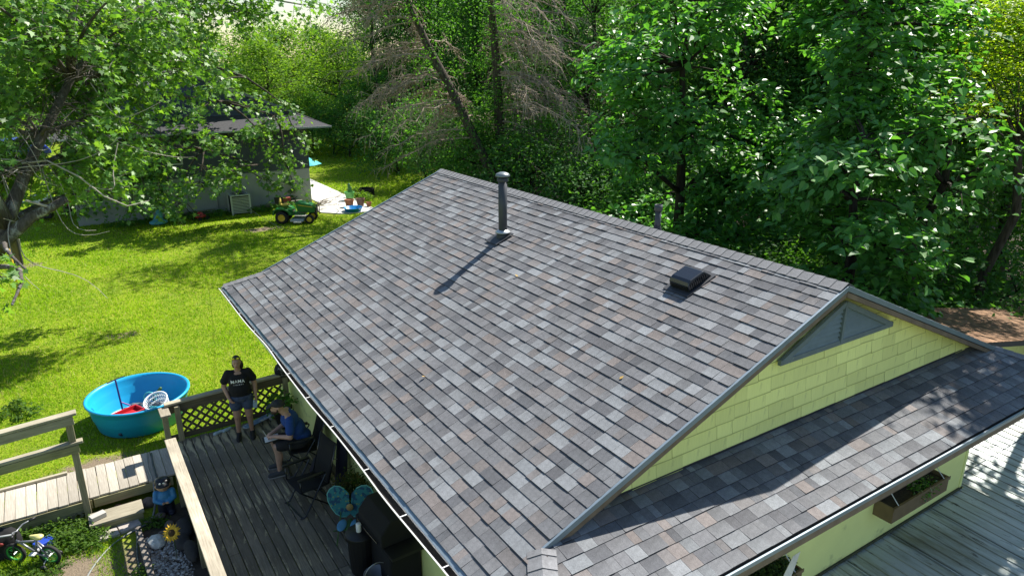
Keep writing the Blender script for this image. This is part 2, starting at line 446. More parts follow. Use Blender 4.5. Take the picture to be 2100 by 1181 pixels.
nr_ = V((K,0,1)).normalized(); dvr = V((-1,0,K)).normalized()
def ur_right(v):
    x = EX + v*dvm.x
    return (SY + (x-EX)*K/SK + .02 if x < x_h else GY-.01), (FY + (xk-x)*far_k if x < xk else FY+.01)
course_tabs(V((XR+.02, 0, EZ-.02*K)), V((0,1,0)), dvr, nr_, Lm-.03, ur_right, keep=False)
dvs = V((0,1,SK)).normalized(); ns = V((0,-SK,1)).normalized(); Ls = (GY+.20-SY)/dvs.y
def ur_sk(v):
    y = SY + v*dvs.y; d = (y-SY)*SK/K if y < GY else (x_h-EX)+.1
    return EX + d, XR - d
course_tabs(V((0, SY-.02, SZ+.02-.005)), V((1,0,0)), dvs, ns, Ls, ur_sk)
near = sorted([i for i, tb in enumerate(tabs) if tb[4] and in_view(tb[0])], key=lambda i: (tabs[i][0]-camp).length)[:300]
ns_ = set(near); rest = MB()
for i, (c, vs, fs, cl, k) in enumerate(tabs):
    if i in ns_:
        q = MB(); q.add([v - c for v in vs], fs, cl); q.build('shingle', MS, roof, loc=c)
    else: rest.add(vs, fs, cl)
tag(rest.build('shingles', MS, roof), kind='stuff')

# starter strip / metal drip edge along the left eave
m = MB(); m.bar((EX-.043, SY, EZ-.022), (EX-.043, yc, EZ-.022), .05, .006, up=(-K,0,1)); m.build('drip_edge', M_TRIM, roof)
# ridge and hip caps, one by one
def capc():
    f = U(.9,1.08); return tuple(q*f for q in (.215,.216,.225))
def cap(p, d, ln, nl, nr2, w=.145):
    """cap shingle folded over a ridge: p low end, d direction, nl and nr2 = downhill directions of its two sides"""
    m = MB(); p = V(p); d = V(d).normalized(); up = V((0,0,1))
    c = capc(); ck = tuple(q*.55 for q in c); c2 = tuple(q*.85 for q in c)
    h0, h1 = .024, .014
    L0, L1, R0, R1 = p+nl*w+up*h0, p+d*ln+nl*w+up*h1, p+nr2*w+up*h0, p+d*ln+nr2*w+up*h1
    T0, T1 = p+up*(h0+.012), p+d*ln+up*(h1+.012)
    dn = V((0,0,-.016))
    vs = [L0,T0,R0,L1,T1,R1, L0+dn,T0+dn,R0+dn, L1+dn, R1+dn]
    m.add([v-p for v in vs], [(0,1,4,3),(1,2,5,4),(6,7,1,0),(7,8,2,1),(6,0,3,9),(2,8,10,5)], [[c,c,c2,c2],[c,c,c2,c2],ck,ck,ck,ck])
    o = m.build('ridge_cap', MS, roof, loc=p); return o
dl = V((-1,0,-K)).normalized(); dr = V((1,0,-K)).normalized()
y = GY - .02
while y < FY - .02:
    cap((RX, y, RZ+.004), (0,1,0), .19, dl, dr); y += .143
def hip(a, b, nl, nr2, ex=0):
    a = V(a); b = V(b); d = (b-a); L = d.length; d.normalize(); s_ = 0
    while s_ < L - .02:
        cap(a + d*s_, d, min(.18, L-s_+.03), nl, nr2, .135); s_ += .143
zh = EZ + (x_h-EX)*K
def perp(face_n, hd):            # downhill in a face, at right angles to the hip
    q = face_n.cross(hd); q = q.normalized(); return q if q.z < 0 else -q
hd = (V((x_h,GY,zh)) - V((EX,SY,SZ+.02))).normalized()
hip((EX,SY,SZ+.02), (x_h-.03,GY-.045,zh-.012), perp(nm,hd), perp(ns,hd))
hd2 = (V((XR-(x_h-EX),GY,zh)) - V((XR,SY,SZ+.02))).normalized()
hip((XR,SY,SZ+.02), (XR-(x_h-EX),GY,zh), perp(nr_,hd2), perp(ns,hd2))
nf = V((0, SK, 1)).normalized(); zkk = EZ+(xk-EX)*K
hd3 = (V((xk,FY,zkk)) - V((EX,yc,EZ))).normalized(); hip((EX,yc,EZ), (xk,FY,zkk), perp(nf,hd3), perp(nm,hd3))

# gable end: wall, shakes one by one, louvre, rake trim
GW = GY + .18                    # gable wall plane
zb = SZ + SK*(GW-SY) + .01
def z_rake(x): return EZ + (x-EX)*K if x < RX else EZ + (XR-x)*K
gx0 = EX + (zb - EZ + .09)/K; gx1 = XR - (zb - EZ + .09)/K
m = MB(); m.add([(gx0,GW+.03,zb-.1),(gx1,GW+.03,zb-.1),(RX,GW+.03,RZ-.09),(gx0,GW+.2,zb-.1),(gx1,GW+.2,zb-.1),(RX,GW+.2,RZ-.09)], [(0,1,2),(5,4,3),(0,3,4,1),(1,4,5,2),(2,5,3,0)])
gable = m.build('gable_wall', M_YELLOW, house)
m = MB(); m.bar((gx0+.35, GW-.015, zb+.0), (gx1-.35, GW-.015, zb+.0), .012, .07); m.build('flashing', M_FLASH, gable)
row = 0; z = zb + .015; RH = .178
while z < RZ - .12:
    zt = z + RH + .012; x = gx0 - .25 + U(0,.2)
    while x < gx1 + .1:
        w = U(.24,.46); e = x + w - .003
        lo = lambda zz: EX + (zz - EZ + .085)/K
        a0, a1 = max(x, lo(z)), min(e, XR - (lo(z)-EX)); 
        if a1 - a0 > .03:
            pts = [(a0, z+U(-.007,.007)), (a1, z+U(-.007,.007))]
            tr = []
            zz = min(zt, RZ - .1)
            # clip the top by the rakes
            top_l, top_r = lo(zz), XR - (lo(zz)-EX)
            if a1 > top_r: tr.append((a1, max(z+.004, EZ - .085 + (XR-a1)*K)))
            tr.append((min(a1, top_r) if a1 > top_l else top_l, zz) if a1 > top_l else (a1, max(z+.004, EZ-.085+(a1-EX)*K)))
            if a0 < top_l and a1 > top_l: tr.append((top_l, zz)); tr.append((a0, max(z+.003, EZ-.085+(a0-EX)*K)))
            elif a0 < top_l: tr.append((a0, max(z+.003, EZ-.085+(a0-EX)*K)))
            else: tr.append((min(a0, top_r), zz) if a0 < top_r else (a0, max(z+.004, EZ-.085+(XR-a0)*K)))
            poly = pts + tr
            pr = U(.026,.033); n_ = len(poly)
            vs = [(px, GW + .012 - pr*(1-(pz-z)/RH*.75), pz) for px, pz in poly] + [(px, GW+.028, pz) for px, pz in poly]
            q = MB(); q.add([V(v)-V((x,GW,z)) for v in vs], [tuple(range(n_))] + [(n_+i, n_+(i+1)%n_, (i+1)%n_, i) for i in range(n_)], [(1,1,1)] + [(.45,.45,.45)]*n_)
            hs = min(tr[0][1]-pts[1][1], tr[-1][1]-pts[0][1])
            if hs > .02:            # dark strip on the lower edge: painted course shadow line, with some grime
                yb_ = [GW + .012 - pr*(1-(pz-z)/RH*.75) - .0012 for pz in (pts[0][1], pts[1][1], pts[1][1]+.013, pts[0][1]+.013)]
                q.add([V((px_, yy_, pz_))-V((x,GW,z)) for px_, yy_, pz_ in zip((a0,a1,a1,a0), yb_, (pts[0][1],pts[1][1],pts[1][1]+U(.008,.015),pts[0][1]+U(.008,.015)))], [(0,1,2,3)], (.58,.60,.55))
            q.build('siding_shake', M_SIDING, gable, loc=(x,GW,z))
        x += w
    z += RH
# triangular louvre
LX, LZT, LZB, LHW = 7.48, 4.33, 3.845, 1.07
m = MB(); yv = GW - .06
m.add([(LX-LHW,yv+.03,LZB),(LX+LHW,yv+.03,LZB),(LX,yv+.03,LZT),(LX-LHW,yv+.04,LZB),(LX+LHW,yv+.04,LZB),(LX,yv+.04,LZT)], [(0,1,2),(5,4,3),(0,3,4,1),(1,4,5,2),(2,5,3,0)])
vent = m.build('gable_vent', M_BLACKP, house)
for a, b in (((LX-LHW-.03,yv,LZB),(LX+LHW+.03,yv,LZB)),((LX-LHW,yv-.004,LZB),(LX,yv-.004,LZT)),((LX,yv-.008,LZT),(LX+LHW,yv-.008,LZB))):
    q = MB(); q.bar(a, b, .045, .065, up=(0,0,1)); q.build('vent_frame', M_VENT, vent, bevel=.004)
q = MB(); q.bar((LX,yv-.014,LZB), (LX,yv-.014,LZT-.03), .035, .04, up=(1,0,0)); q.build('vent_mullion', M_VENT, vent)
z = LZB + .05
while z < LZT - .05:
    hw = LHW*(LZT-z)/(LZT-LZB) - .05
    if hw > .05:
        for a, b in ((LX-hw, LX-.022), (LX+.022, LX+hw)):
            q = MB(); q.bar((a,yv+.004,z), (b,yv+.004,z), .008, .054, up=(0,.7,1)); q.build('vent_slat', plain('grey_blue_slat', (.19,.24,.26), .6), vent)
    z += .058
# rakes: metal-capped fascia with a soffit behind it
for s_ in (-1, 1):
    xe = RX + s_*(RX-x_h+.02); ze = z_rake(xe)
    a = V((RX, GY-.02, RZ-.035)); b = V((xe, GY-.02, ze-.035))
    q = MB(); q.bar(a+V((0,0,.012)), b+V((0,0,.012)), .028, .062); q.build('rake_trim', M_TRIM, house, bevel=.004)
    q = MB(); q.bar(a+V((0,.012,-.062)), b+V((0,.012,-.062)), .03, .055); q.build('rake_board', M_FASCIA, house)
    q = MB(); q.bar(a+V((0,.13,-.075)), b+V((0,.13,-.075)), .22, .02); q.build('soffit', M_SOFFIT, house)
    a = V((RX, FY+.02, RZ-.04)); b = V((RX + s_*(RX-xk), FY+.02, z_rake(xk)-.04)); q = MB(); q.bar(a, b, .03, .13); q.build('rake_trim', M_TRIM, house)
q = MB(); q.add([(gx0,FY-.2,zb),(gx1,FY-.2,zb),(RX,FY-.2,RZ-.09)], [(2,1,0)]); q.build('far_gable_wall', M_YELLOW, house)
# skirt eave: metal edge, fascia, soffit
q = MB(); q.bar((EX-.02,SY-.055,SZ-.008), (XR+.02,SY-.055,SZ-.008), .024, .05); q.build('eave_trim', M_TRIM, house, bevel=.006)
q = MB(); q.bar((EX,SY-.03,SZ-.085), (XR,SY-.03,SZ-.085), .03, .10); q.build('fascia', M_FASCIA, house)
q = MB(); q.box((EX+.02,SY-.012,SZ-.125), (XR-.02,WY0+.01,SZ-.105)); q.build('soffit', M_SOFFIT, house)
q = MB(); q.box((EX+.03,SY+.0,EZ-.14), (WX0+.01,yc,EZ-.12)); q.build('soffit', M_SOFFIT, house)
q = MB(); q.box((WX1-.01,SY+.0,EZ-.14), (XR,yc,EZ-.12)); q.build('soffit', M_SOFFIT, house)
q = MB(); q.box((EX-.0,SY+.01,EZ-.17), (EX+.028,yc,EZ-.045)); q.build('fascia', M_FASCIA, house)
q = MB(); q.box((XR-.028,SY+.01,EZ-.17), (XR,yc,EZ-.045)); q.build('fascia', M_FASCIA, house)
# open gutter on the left eave, lip bent here and there
gy = [SY-.05 + i*(yc+.02-SY+.05)/60 for i in range(61)]
def lip(y): return .0045*(y-4.7) + .006*math.sin(y*1.9) + .020*math.exp(-((y-11.0)/.6)**2) - .010*math.exp(-((y-6.2)/.6)**2) - .008*math.exp(-((y-8.6)/.4)**2)
m = MB(); vs = []; fs = []
for y in gy:
    d = lip(y); zt = EZ - .045 + .3*(d-.0045*(y-4.7))
    prof = [(EX-.052,EZ-.05),(EX-.052,EZ-.165),(EX-.06,EZ-.165),(2.415+d,zt-.05),(2.378+d,zt-.010),(2.376+d,zt),(2.390+d,zt+.003),(2.392+d,zt-.008)]
    vs += [(px,y,pz) for px,pz in prof]
n_ = 8
for i in range(60):
    for k in range(n_-1): fs.append((i*n_+k, i*n_+k+1, (i+1)*n_+k+1, (i+1)*n_+k))
m.add(vs, fs); gutter = m.build('gutter', M_GUTTER, house)
so = gutter.modifiers.new('solid', 'SOLIDIFY'); so.thickness = .003
m = MB(); vs = []; fs = []
for y in gy: 
    zt = EZ-.045+.3*(lip(y)-.0045*(y-4.7)); vs += [(EX-.053,y,zt-.030+U(-.006,.006)),(2.44+lip(y)*.5,y,zt-.042+U(-.01,.008)),(2.391+lip(y),y,zt-.030+U(-.006,.004))]
for i in range(60):
    for k in range(2): fs.append((i*3+k, (i+1)*3+k, (i+1)*3+k+1, i*3+k+1))
m.add(vs, fs); m.build('gutter_debris', M_GUNK, gutter, smooth=True)
for y in (4.85,5.75,6.75,7.9,8.85,9.75,10.7,11.75,12.75,13.6,14.25):
    q = MB(); q.bar((EX-.05,y,EZ-.04), (2.385+lip(y),y,EZ-.042), .014, .004); q.build('gutter_strap', M_GUTTER, gutter)

# flue, vent hood and back stack stand on the roof
fl = V((6.15, 9.75, EZ+(6.15-EX)*K))
flue = thing('flue_pipe', 'tall dark grey flue pipe with round cap on the roof slope', 'flue pipe', fl)
m = MB(); m.lathe([(.072,-.08),(.072,1.02)], 24, caps=True); m.build('pipe', M_PIPE, flue, smooth=True)
m = MB(); m.lathe([(.078,.93),(.092,.935),(.092,.985),(.078,.99)], 24); m.build('collar', M_PIPE, flue, smooth=True)
m = MB(); m.lathe([(.0,1.085),(.05,1.083),(.10,1.062),(.122,1.03),(.118,1.018),(.0,1.02)], 24); m.build('cap', plain('flue_cap_metal', (.20,.23,.24), .4, .5), flue, smooth=True)
m = MB(); m.lathe([(.074,.13),(.125,.10),(.128,.085),(.078,.088)], 24); m.build('storm_collar', M_GALV, flue, smooth=True)
m = MB(); m.lathe([(.085,.09),(.12,-.03)], 24); m.build('boot', M_FLASH, flue, smooth=True)
mm = Matrix.Translation((-.05,0,.012)) @ Matrix.Rotation(-math.atan(K), 4, 'Y')
m = MB(); m.box((-.2,-.17,0), (.17,.17,.008), m=mm); m.build('flashing', M_FLASH, flue)

sl = V((6.56, 5.95, EZ+(6.56-EX)*K))
HS = 1.05
hood = thing('roof_vent_hood', 'low black rounded vent hood on the roof near the ridge', 'roof vent', sl)
mm = Matrix.Rotation(-math.atan(K), 4, 'Y')
m = MB(); prof = [(-.19,.02),(-.185,.10),(-.16,.135),(-.12,.15),(.10,.145),(.20,.03)]
hw = .16; vs = [mm @ V((x,-hw*(1-.06*(z>.12)),z)) for x,z in prof] + [mm @ V((x,hw*(1-.06*(z>.12)),z)) for x,z in prof]
m.add(vs, [(0,1,2,3,4,5),(11,10,9,8,7,6)] + [(i,6+i,6+i+1,i+1) for i in range(5)]); m.build('hood', M_BLACKMETAL, hood, bevel=.012)
m = MB(); m.box((-.27,-.20,.018), (.24,.20,.026), m=mm); m.build('flange', M_FLASH, hood); hood.scale = (HS,HS,HS)
for i in range(9):
    q = MB(); q.box((-.15+i*.032,-hw-.004,.035), (-.138+i*.032,-hw+.002,.11), m=mm); q.build('side_rib', M_BLACKMETAL, hood)
for i in range(3):
    q = MB(); q.box((-.196,-.13,.03+i*.026), (-.184,.13,.044+i*.026), m=mm); q.build('front_slat', M_BLACKP, hood)
bs = V((7.6, 7.65, RZ-(7.6-RX)*K))
st = thing('plumbing_stack', 'short grey plumbing stack standing behind the ridge', 'vent pipe', bs)
m = MB(); m.lathe([(.045,-.05),(.045,.35)], 16, caps=True); m.build('pipe', M_PIPE, st, smooth=True)
m = MB(); m.lathe([(.046,.35),(.06,.35),(.06,.44),(.05,.44),(.05,.36)], 16); m.build('hub', M_PIPE, st, smooth=True)
m = MB(); m.lathe([(.05,.12),(.10,-.06)], 16); m.build('boot', M_FLASH, st, smooth=True)

# leaf on the roof
# metal lean-to roof in front of and beside the house
def metal_mat():
    s = N('weathered_metal_sheet'); st = (3.2,.22,1)
    a = s.noise(3.0, 6, st, .68, .6); b = s.noise(.8, 4); c = s.noise(7, 6, (2.2,.35,1), .72, .8); d = s.noise(1.5, 5, (1.4,.3,1), .7)
    col = s.mix(s.rng(b, .35, .65, 0, 1), (.54,.58,.58), (.43,.49,.49))
    col = s.mix(s.rng(a, .45, .62, 0, .7), col, (.30,.33,.30)); col = s.mix(s.rng(d, .48, .64, 0, .8), col, (.17,.165,.085))
    col = s.mix(s.rng(c, .585, .645, 0, .9), col, (.05,.045,.04)); f2 = s.noise(2.4, 7, (1,.5,1), .75, 1.0); col = s.mix(s.rng(f2, .55, .68, 0, .55), col, (.20,.22,.15))
    col = s.mul(col, s.attr()); s.bsdf(col, .45, .2, .5, a, .2, .004); return s.m
MM = metal_mat()
lean = thing('patio_roof', 'weathered white ribbed metal patio roof below the yellow wall', 'patio roof', (0,0,0))
def sheet(x0, x1, ya, yb, za, zb_, nm_='metal_panel'):
    m = MB(); pr = []; x = x0
    while x < x1 - .02:
        pr += [(x,0),(x+.052,0),(x+.064,.012),(x+.082,.012),(x+.094,0)]; x += .20
    pr.append((x1,0)); n_ = len(pr)
    ny = 10
    vs = [(px, ya+(yb-ya)*j/ny, za+(zb_-za)*j/ny+pz+.004*math.sin(px*3+j*1.7)) for j in range(ny+1) for px,pz in pr]
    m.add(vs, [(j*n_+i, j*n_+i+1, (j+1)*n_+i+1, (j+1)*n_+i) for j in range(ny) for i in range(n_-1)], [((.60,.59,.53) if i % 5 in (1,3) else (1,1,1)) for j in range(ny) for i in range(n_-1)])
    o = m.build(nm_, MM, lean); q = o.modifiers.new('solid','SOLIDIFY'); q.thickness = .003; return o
x = 4.6; i = 0
while x < 16:
    sheet(x, x+1.03, -1.2, 4.0 - .012 if x < 10.4 else 4.32, .72, .955 if x < 10.4 else .97); x += 1.0
x = 10.54
while x < 16.4:
    sheet(x, x+1.03, 4.16, 4.742, .985, 1.01); x += 1.0
for x in (5.2, 8.2, 11.2, 14.2):
    q = MB(); q.box((x-.045,-1.05,gz(x,-1)), (x+.045,-.96,.69)); q.build('post', M_WOODZ, lean)
for (a, b) in (((4.6,-1.0,.66),(16.4,-1.0,.66)),((10.62,4.25,.88),(16.4,4.25,.88))):
    q = MB(); q.bar(a, b, .05, .12); q.build('beam', M_WOODX, lean)
q = MB(); q.bar((4.6,3.985,.985), (10.52,3.985,.985), .02, .035); q.build('wall_flashing', plain('mossy_sealant', (.05,.055,.03), .9, var=.5, scale=20, bump=1), lean)

# window boxes with plants
def planter(x0, x1, z0, z1, label, seed):
    t_ = thing('window_box', label, 'planter', (0,0,0), group='brown window boxes on the yellow wall')
    y1 = WY0 - .004; y0 = y1 - .25; mw = plain('brown_planter_paint', (.15,.105,.055), .7, var=.15)
    q = MB(); q.box((x0,y0,z0),(x1,y0+.022,z1)); q.build('front_board', mw, t_, bevel=.003)
    q = MB(); q.box((x0,y1-.02,z0),(x1,y1,z1)); q.build('back_board', mw, t_)
    for a in (x0, x1-.022):
        q = MB(); q.box((a,y0+.022,z0),(a+.022,y1-.02,z1)); q.build('end_board', mw, t_)
    q = MB(); q.box((x0+.022,y0+.022,z0),(x1-.022,y1-.02,z0+.02)); q.build('bottom', mw, t_)
    q = MB(); q.box((x0-.012,y0-.012,z1-.04),(x1+.012,y0-.002,z1+.008)); q.build('rim', mw, t_, bevel=.003)
    q = MB(); q.box((x0+.022,y0+.022,z1-.09),(x1-.022,y1-.02,z1-.05)); q.build('soil', plain('dark_soil', (.03,.022,.016), .95, var=.5, scale=40, bump=1), t_)
    for a in (x0+.12, x1-.12):
        q = MB(); q.tube([(a,y0+.01,z1),(a+.0,y1,z1+.24)], .006, 6); q.build('hanger', M_GALV, t_)
    return t_, x0, x1, y0, y1, z1
PL1 = planter(8.12, 9.45, 1.46, 1.68, 'brown window box with plants at one end, by the house corner', 1)
PL2 = planter(4.85, 6.32, 1.38, 1.60, 'brown window box full of foliage beside a torn white flap', 2)
q = MB(); pts = [(5.62,3.72,1.66),(5.80,3.70,1.78),(5.95,3.62,2.10),(5.86,3.6,2.14),(5.70,3.66,1.85)]
q.prism([(0,0),(.12,.02),(.33,.34),(.42,.5),(.30,.47),(.16,.30)], .004, Matrix.Translation((5.55,3.55,1.62)) @ Matrix.Rotation(R(75),4,'X') @ Matrix.Rotation(R(-12),4,'Z'))
tag(q.build('torn_flap', plain('white_torn_vinyl', (.6,.6,.57), .5, var=.2, scale=12)), 'torn white strip hanging over the window box', 'flap')

# garden shed with a brown roof beyond the right corner
add = thing('brown_roofed_shed', 'low yellow shed with sunlit brown shingle roof beyond the right corner', 'shed')
SX0, SX1, SY0, SY1 = 13.4, 20.5, 5.2, 7.35
zz = lambda x: BZ - (x-15.6)*.20
BZ = 1.76
q = MB(); q.box((SX0+.25,SY0+.3,-2.2),(SX1-.25,SY1-.2,.75)); q.build('wall', M_YELLOW, add)
bm_ = MB(); ar = random.Random(4); q = MB()
q.add([(SX0,SY0,zz(SX0)),(SX1,SY0,zz(SX1)),(SX1,SY1,zz(SX1)),(SX0,SY1,zz(SX0)),(SX0,SY0,zz(SX0)-.1),(SX1,SY0,zz(SX1)-.1),(SX1,SY1,zz(SX1)-.1),(SX0,SY1,zz(SX0)-.1)], [(0,1,2,3),(7,6,5,4),(0,4,5,1),(1,5,6,2),(2,6,7,3),(3,7,4,0)])
aroof = q.build('roof', M_ROOFDECK, add)
q = MB(); q.add([(SX0+.26,SY0+.31,.74),(SX1-.26,SY0+.31,.74),(SX1-.26,SY0+.31,zz(SX1)-.1),(SX0+.26,SY0+.31,zz(SX0)-.1)], [(0,1,2,3)]); q.build('gable_board', M_YELLOW, add)
xx = SX1
while xx > SX0 + .16:
    y = SY0
    while y < SY1 - .01:
        w = ar.uniform(.1,.3); e = min(y+w, SY1); f = ar.uniform(.8,1.2); c = tuple(v*f for v in ar.choice(((.20,.115,.065),(.25,.15,.09),(.17,.10,.06))))
        a, b = xx, xx-.17
        bm_.add([(a,y,zz(a)+.014),(a,e-.002,zz(a)+.014),(b,e-.002,zz(b)+.005),(b,y,zz(b)+.005),(a,y,zz(a)),(a,e-.002,zz(a))], [(0,1,2,3),(4,5,1,0)], [c, tuple(v*.4 for v in c)]); y = e
    xx -= .15
tag(bm_.build('shingles', MS, aroof), kind='stuff')
# ------------------------------------------------------------------ deck
DZ = .5
deck = thing('deck', 'dark weathered timber deck along the house wall', 'deck')
x = 1.02; i = 0; drng = random.Random(3)
while x < 3.1:
    cuts = [4.6] + sorted(drng.sample([6.6, 7.9, 8.95, 9.9, 10.8], 2)) + [12.66 + U(-.02,.02)]
    for a, b in zip(cuts[:-1], cuts[1:]):
        q = MB(); dz = U(-.003,.003); q.box((0,a+.004,-.034), (.137,b,0)); q.build('board', M_DECK, deck, bevel=.006, loc=(x,0,DZ+dz))
    x += .148; i += 1
for y in [4.7 + k*.6 for k in range(14)]:
    q = MB(); q.box((1.04,y-.02,.30),(3.15,y+.02,.462)); q.build('joist', M_WOODG, deck)
q = MB(); q.box((.995,4.6,.22),(1.018,12.64,.495)); q.build('rim_board', M_WOODG, deck)
q = MB(); q.box((1.0,12.645,.22),(3.15,12.668,.46)); q.build('rim_board', M_WOODG, deck)
for y in (5.0,7.5,10,12.55):
    q = MB(); q.box((1.045,y-.045,0),(1.135,y+.045,.30)); q.build('support_post', M_WOODZ, deck)

def lattice(parent, O, ux, uz, L, H, step=.165, w=.042, mat=M_LATTICE):
    """crossed slats clipped to an L x H panel; each slat an object"""
    O = V(O); ux = V(ux); uz = V(uz); nn = ux.cross(uz)
    for s_, off in ((1, .004), (-1, -.006)):
        c = -H if s_ > 0 else 0
        while c < (L if s_ > 0 else L+H):
            # line x = c + s*z
            z0, z1 = 0, H; xa, xb = c + s_*z0, c + s_*z1
            if s_ > 0:
                if xa < 0: z0 = -c; xa = 0
                if xb > L: z1 = L-c; xb = L
            else:
                if xa > L: z0 = c-L; xa = L
                if xb < 0: z1 = c; xb = 0
            if z1 - z0 > .04:
                a = O + ux*xa + uz*z0 + nn*off; b = O + ux*xb + uz*z1 + nn*off
                q = MB(); q.bar(a-a, b-a, .008, w, up=uz.cross(nn)+uz) if False else q.bar(V((0,0,0)), b-a, w, .008, up=nn)
                q.build('lattice_slat', mat, parent, loc=a)
            c += step

# deck railing on the left, wide cap in the sun
rail = thing('deck_railing', 'timber railing with pale sunlit wide cap along the deck edge', 'railing')
q = MB(); q.bar((.885,11.42,1.20),(.835,4.7,1.20), .165, .04); q.build('rail_cap', M_WOODLIT, rail, bevel=.006)
q = MB(); q.bar((.865,11.38,1.13),(.815,4.7,1.13), .035, .09); q.build('top_rail', M_WOODX, rail, bevel=.004)
q = MB(); q.bar((.93,11.38,.56),(.90,4.7,.56), .035, .09); q.build('bottom_rail', M_WOODX, rail)
for y in (11.33, 9.6, 7.9, 6.2):
    q = MB(); q.box((.87,y-.045,0),(.958,y+.045,1.09)); q.build('post', M_WOODZ, rail, bevel=.005)
lattice(rail, (.905,4.8,.6), (0,1,0), (0,0,1), 6.5, .49)

# lattice screen across the far end of the deck
scr = thing('lattice_screen', 'dark timber lattice screen across the far end of the deck', 'lattice fence')
q = MB(); q.bar((.98,12.72,1.215),(3.17,12.72,1.285), .12, .04); q.build('rail_cap', M_WOODX, scr, bevel=.005)
q = MB(); q.bar((1.0,12.72,1.10),(3.17,12.72,1.17), .03, .15); q.build('top_rail', M_LATTICE, scr)
q = MB(); q.bar((1.0,12.72,.55),(3.17,12.72,.57), .03, .09); q.build('bottom_rail', M_LATTICE, scr)
for x, y, zt in ((.955,12.62,1.13),(1.17,12.66,1.17),(3.08,12.7,1.22)):
    q = MB(); q.box((x-.045,y-.045,0),(x+.045,y+.045,zt)); q.build('post', M_WOODZ, scr, bevel=.005)
q = MB(); q.box((.875,12.36,1.135),(1.035,12.72,1.18)); q.build('cap_block', M_WOODLIT, scr, bevel=.006)
lattice(scr, (1.2,12.72,.60), (1,0,0), (0,0,1), 1.85, .47)

# ramp walkway of cross planks
walk = thing('walkway', 'pale plank walkway leading to the deck', 'walkway')
x = -4.2; 
while x < .84:
    q = MB(); q.box((0,U(-.012,.012),-.035),(.136,1.0+U(-.015,.015),0)); o = q.build('plank', M_PLANK, walk, bevel=.005, loc=(x,11.86,.33+U(-.002,.002))); o.rotation_euler = (0,0,U(-.006,.006))
    x += .1425
for a, b in ((-4.2,-.33),(-.31,.86)):
    q = MB(); q.box((a,11.835,.14),(b,11.857,.29)); q.build('side_board', M_WOODG, walk, bevel=.004)
    q = MB(); q.box((a,12.868,.14),(b,12.89,.31)); q.build('side_board', M_WOODG, walk)
q = MB(); q.box((-4.2,12.80,.334),(-.62,12.86,.375)); q.build('kerb_board', M_WOODX, walk, bevel=.004)
q = MB(); q.box((-4.2,11.838,.11),(-.45,11.852,.138)); q.build('lattice_rail', M_LATTICEG, walk)
lattice(walk, (-2.9,11.845,0), (1,0,0), (0,0,1), 2.42, .135, .13, .034, M_LATTICEG)
for x in (-4,-2.5,-1,.5):
    q = MB(); q.box((x-.04,12.2,0),(x+.04,12.6,.29)); q.build('support_block', M_WOODZ, walk)
# handrail of the walkway
hr = thing('walkway_handrail', 'two-rail weathered timber handrail beside the plank walkway', 'handrail')
q = MB(); q.box((-.46,11.725,0),(-.365,11.82,1.86)); q.build('post', M_WOODZ, hr, bevel=.005)
q = MB(); q.box((-3.1,11.725,0),(-3.0,11.82,1.7)); q.build('post', M_WOODZ, hr, bevel=.005)
q = MB(); q.bar((-3.4,11.76,1.70),(-.29,11.76,1.885), .15, .042); q.build('rail_cap', M_WOODX, hr, bevel=.007)
q = MB(); q.bar((-3.4,11.71,1.60),(-.34,11.71,1.785), .03, .135); q.build('rail_board', M_WOODX, hr, bevel=.004)
q = MB(); q.bar((-3.4,11.76,1.245),(-.28,11.76,1.40), .12, .042); q.build('rail_cap', M_WOODX, hr, bevel=.007)
q = MB(); q.bar((-3.4,11.71,1.15),(-.34,11.71,1.305), .03, .13); q.build('rail_board', M_WOODG, hr, bevel=.004)
q = MB(); q.bar((-.35,11.835,.6),(-.35,11.835,1.3), .012, .03); q.build('hinge_strap', M_GALV, hr)

# step, brick and pavers by the walkway
stp = thing('timber_step', 'low box step of two weathered boards below the walkway', 'step', (0,0,0))
q = MB(); q.box((-.42,11.26,.145),(.34,11.62,.185), m=Matrix.Rotation(0,4,'Z')); q.build('tread', M_WOODX, stp, bevel=.005)
q = MB(); q.box((-.40,11.28,0),(.32,11.305,.144)); q.build('riser', M_WOODG, stp, bevel=.003)
for xx in (-.4,.295):
    q = MB(); q.box((xx,11.306,0),(xx+.025,11.6,.144)); q.build('side_board', M_WOODG, stp)
def stone_obj(name, c, r, mat, label=None, cat=None, group=None, seed=0, flat=.7, parent=None, n=2):
    bm = bmesh.new(); bmesh.ops.create_icosphere(bm, subdivisions=n, radius=1); q = random.Random(seed)
    ph = [q.uniform(0,6) for _ in range(6)]
    for v in bm.verts:
        p = v.co; k = 1 + .16*math.sin(2.3*p.x+ph[0]) + .14*math.sin(2.7*p.y+ph[1]) + .1*math.sin(4*p.z+ph[2]+p.x*2) 
        v.co = V((p.x*r[0]*k, p.y*r[1]*k, max(p.z, -.65)*r[2]*k))
    me = bpy.data.meshes.new(name); bm.to_mesh(me); bm.free()
    o = link(name, me, mat, parent); o.location = c
    if label: tag(o, label, cat, group)
    return o
M_STONE = plain('grey_fieldstone', (.30,.29,.27), .85, var=.3, scale=14, bump=.6, bscale=30)
M_STONEB = plain('brown_fieldstone', (.16,.125,.105), .85, var=.35, scale=12, bump=.6, bscale=30)
M_BRICK = plain('old_red_brick', (.26,.13,.095), .9, var=.3, scale=18, bump=.6, bscale=50)
M_PAVER = plain('pale_paver', (.38,.34,.31), .9, var=.18, scale=10, bump=.4)
def brick(c, rz, label, mat=M_BRICK, s=(.2,.095,.06), rx=0, name='brick', cat='brick', group=None):
    q = MB(); q.box((-s[0]/2,-s[1]/2,0),(s[0]/2,s[1]/2,s[2])); o = q.build(name, mat, bevel=.006); o.location = c; o.rotation_euler = (rx,0,rz); tag(o, label, cat, group); return o
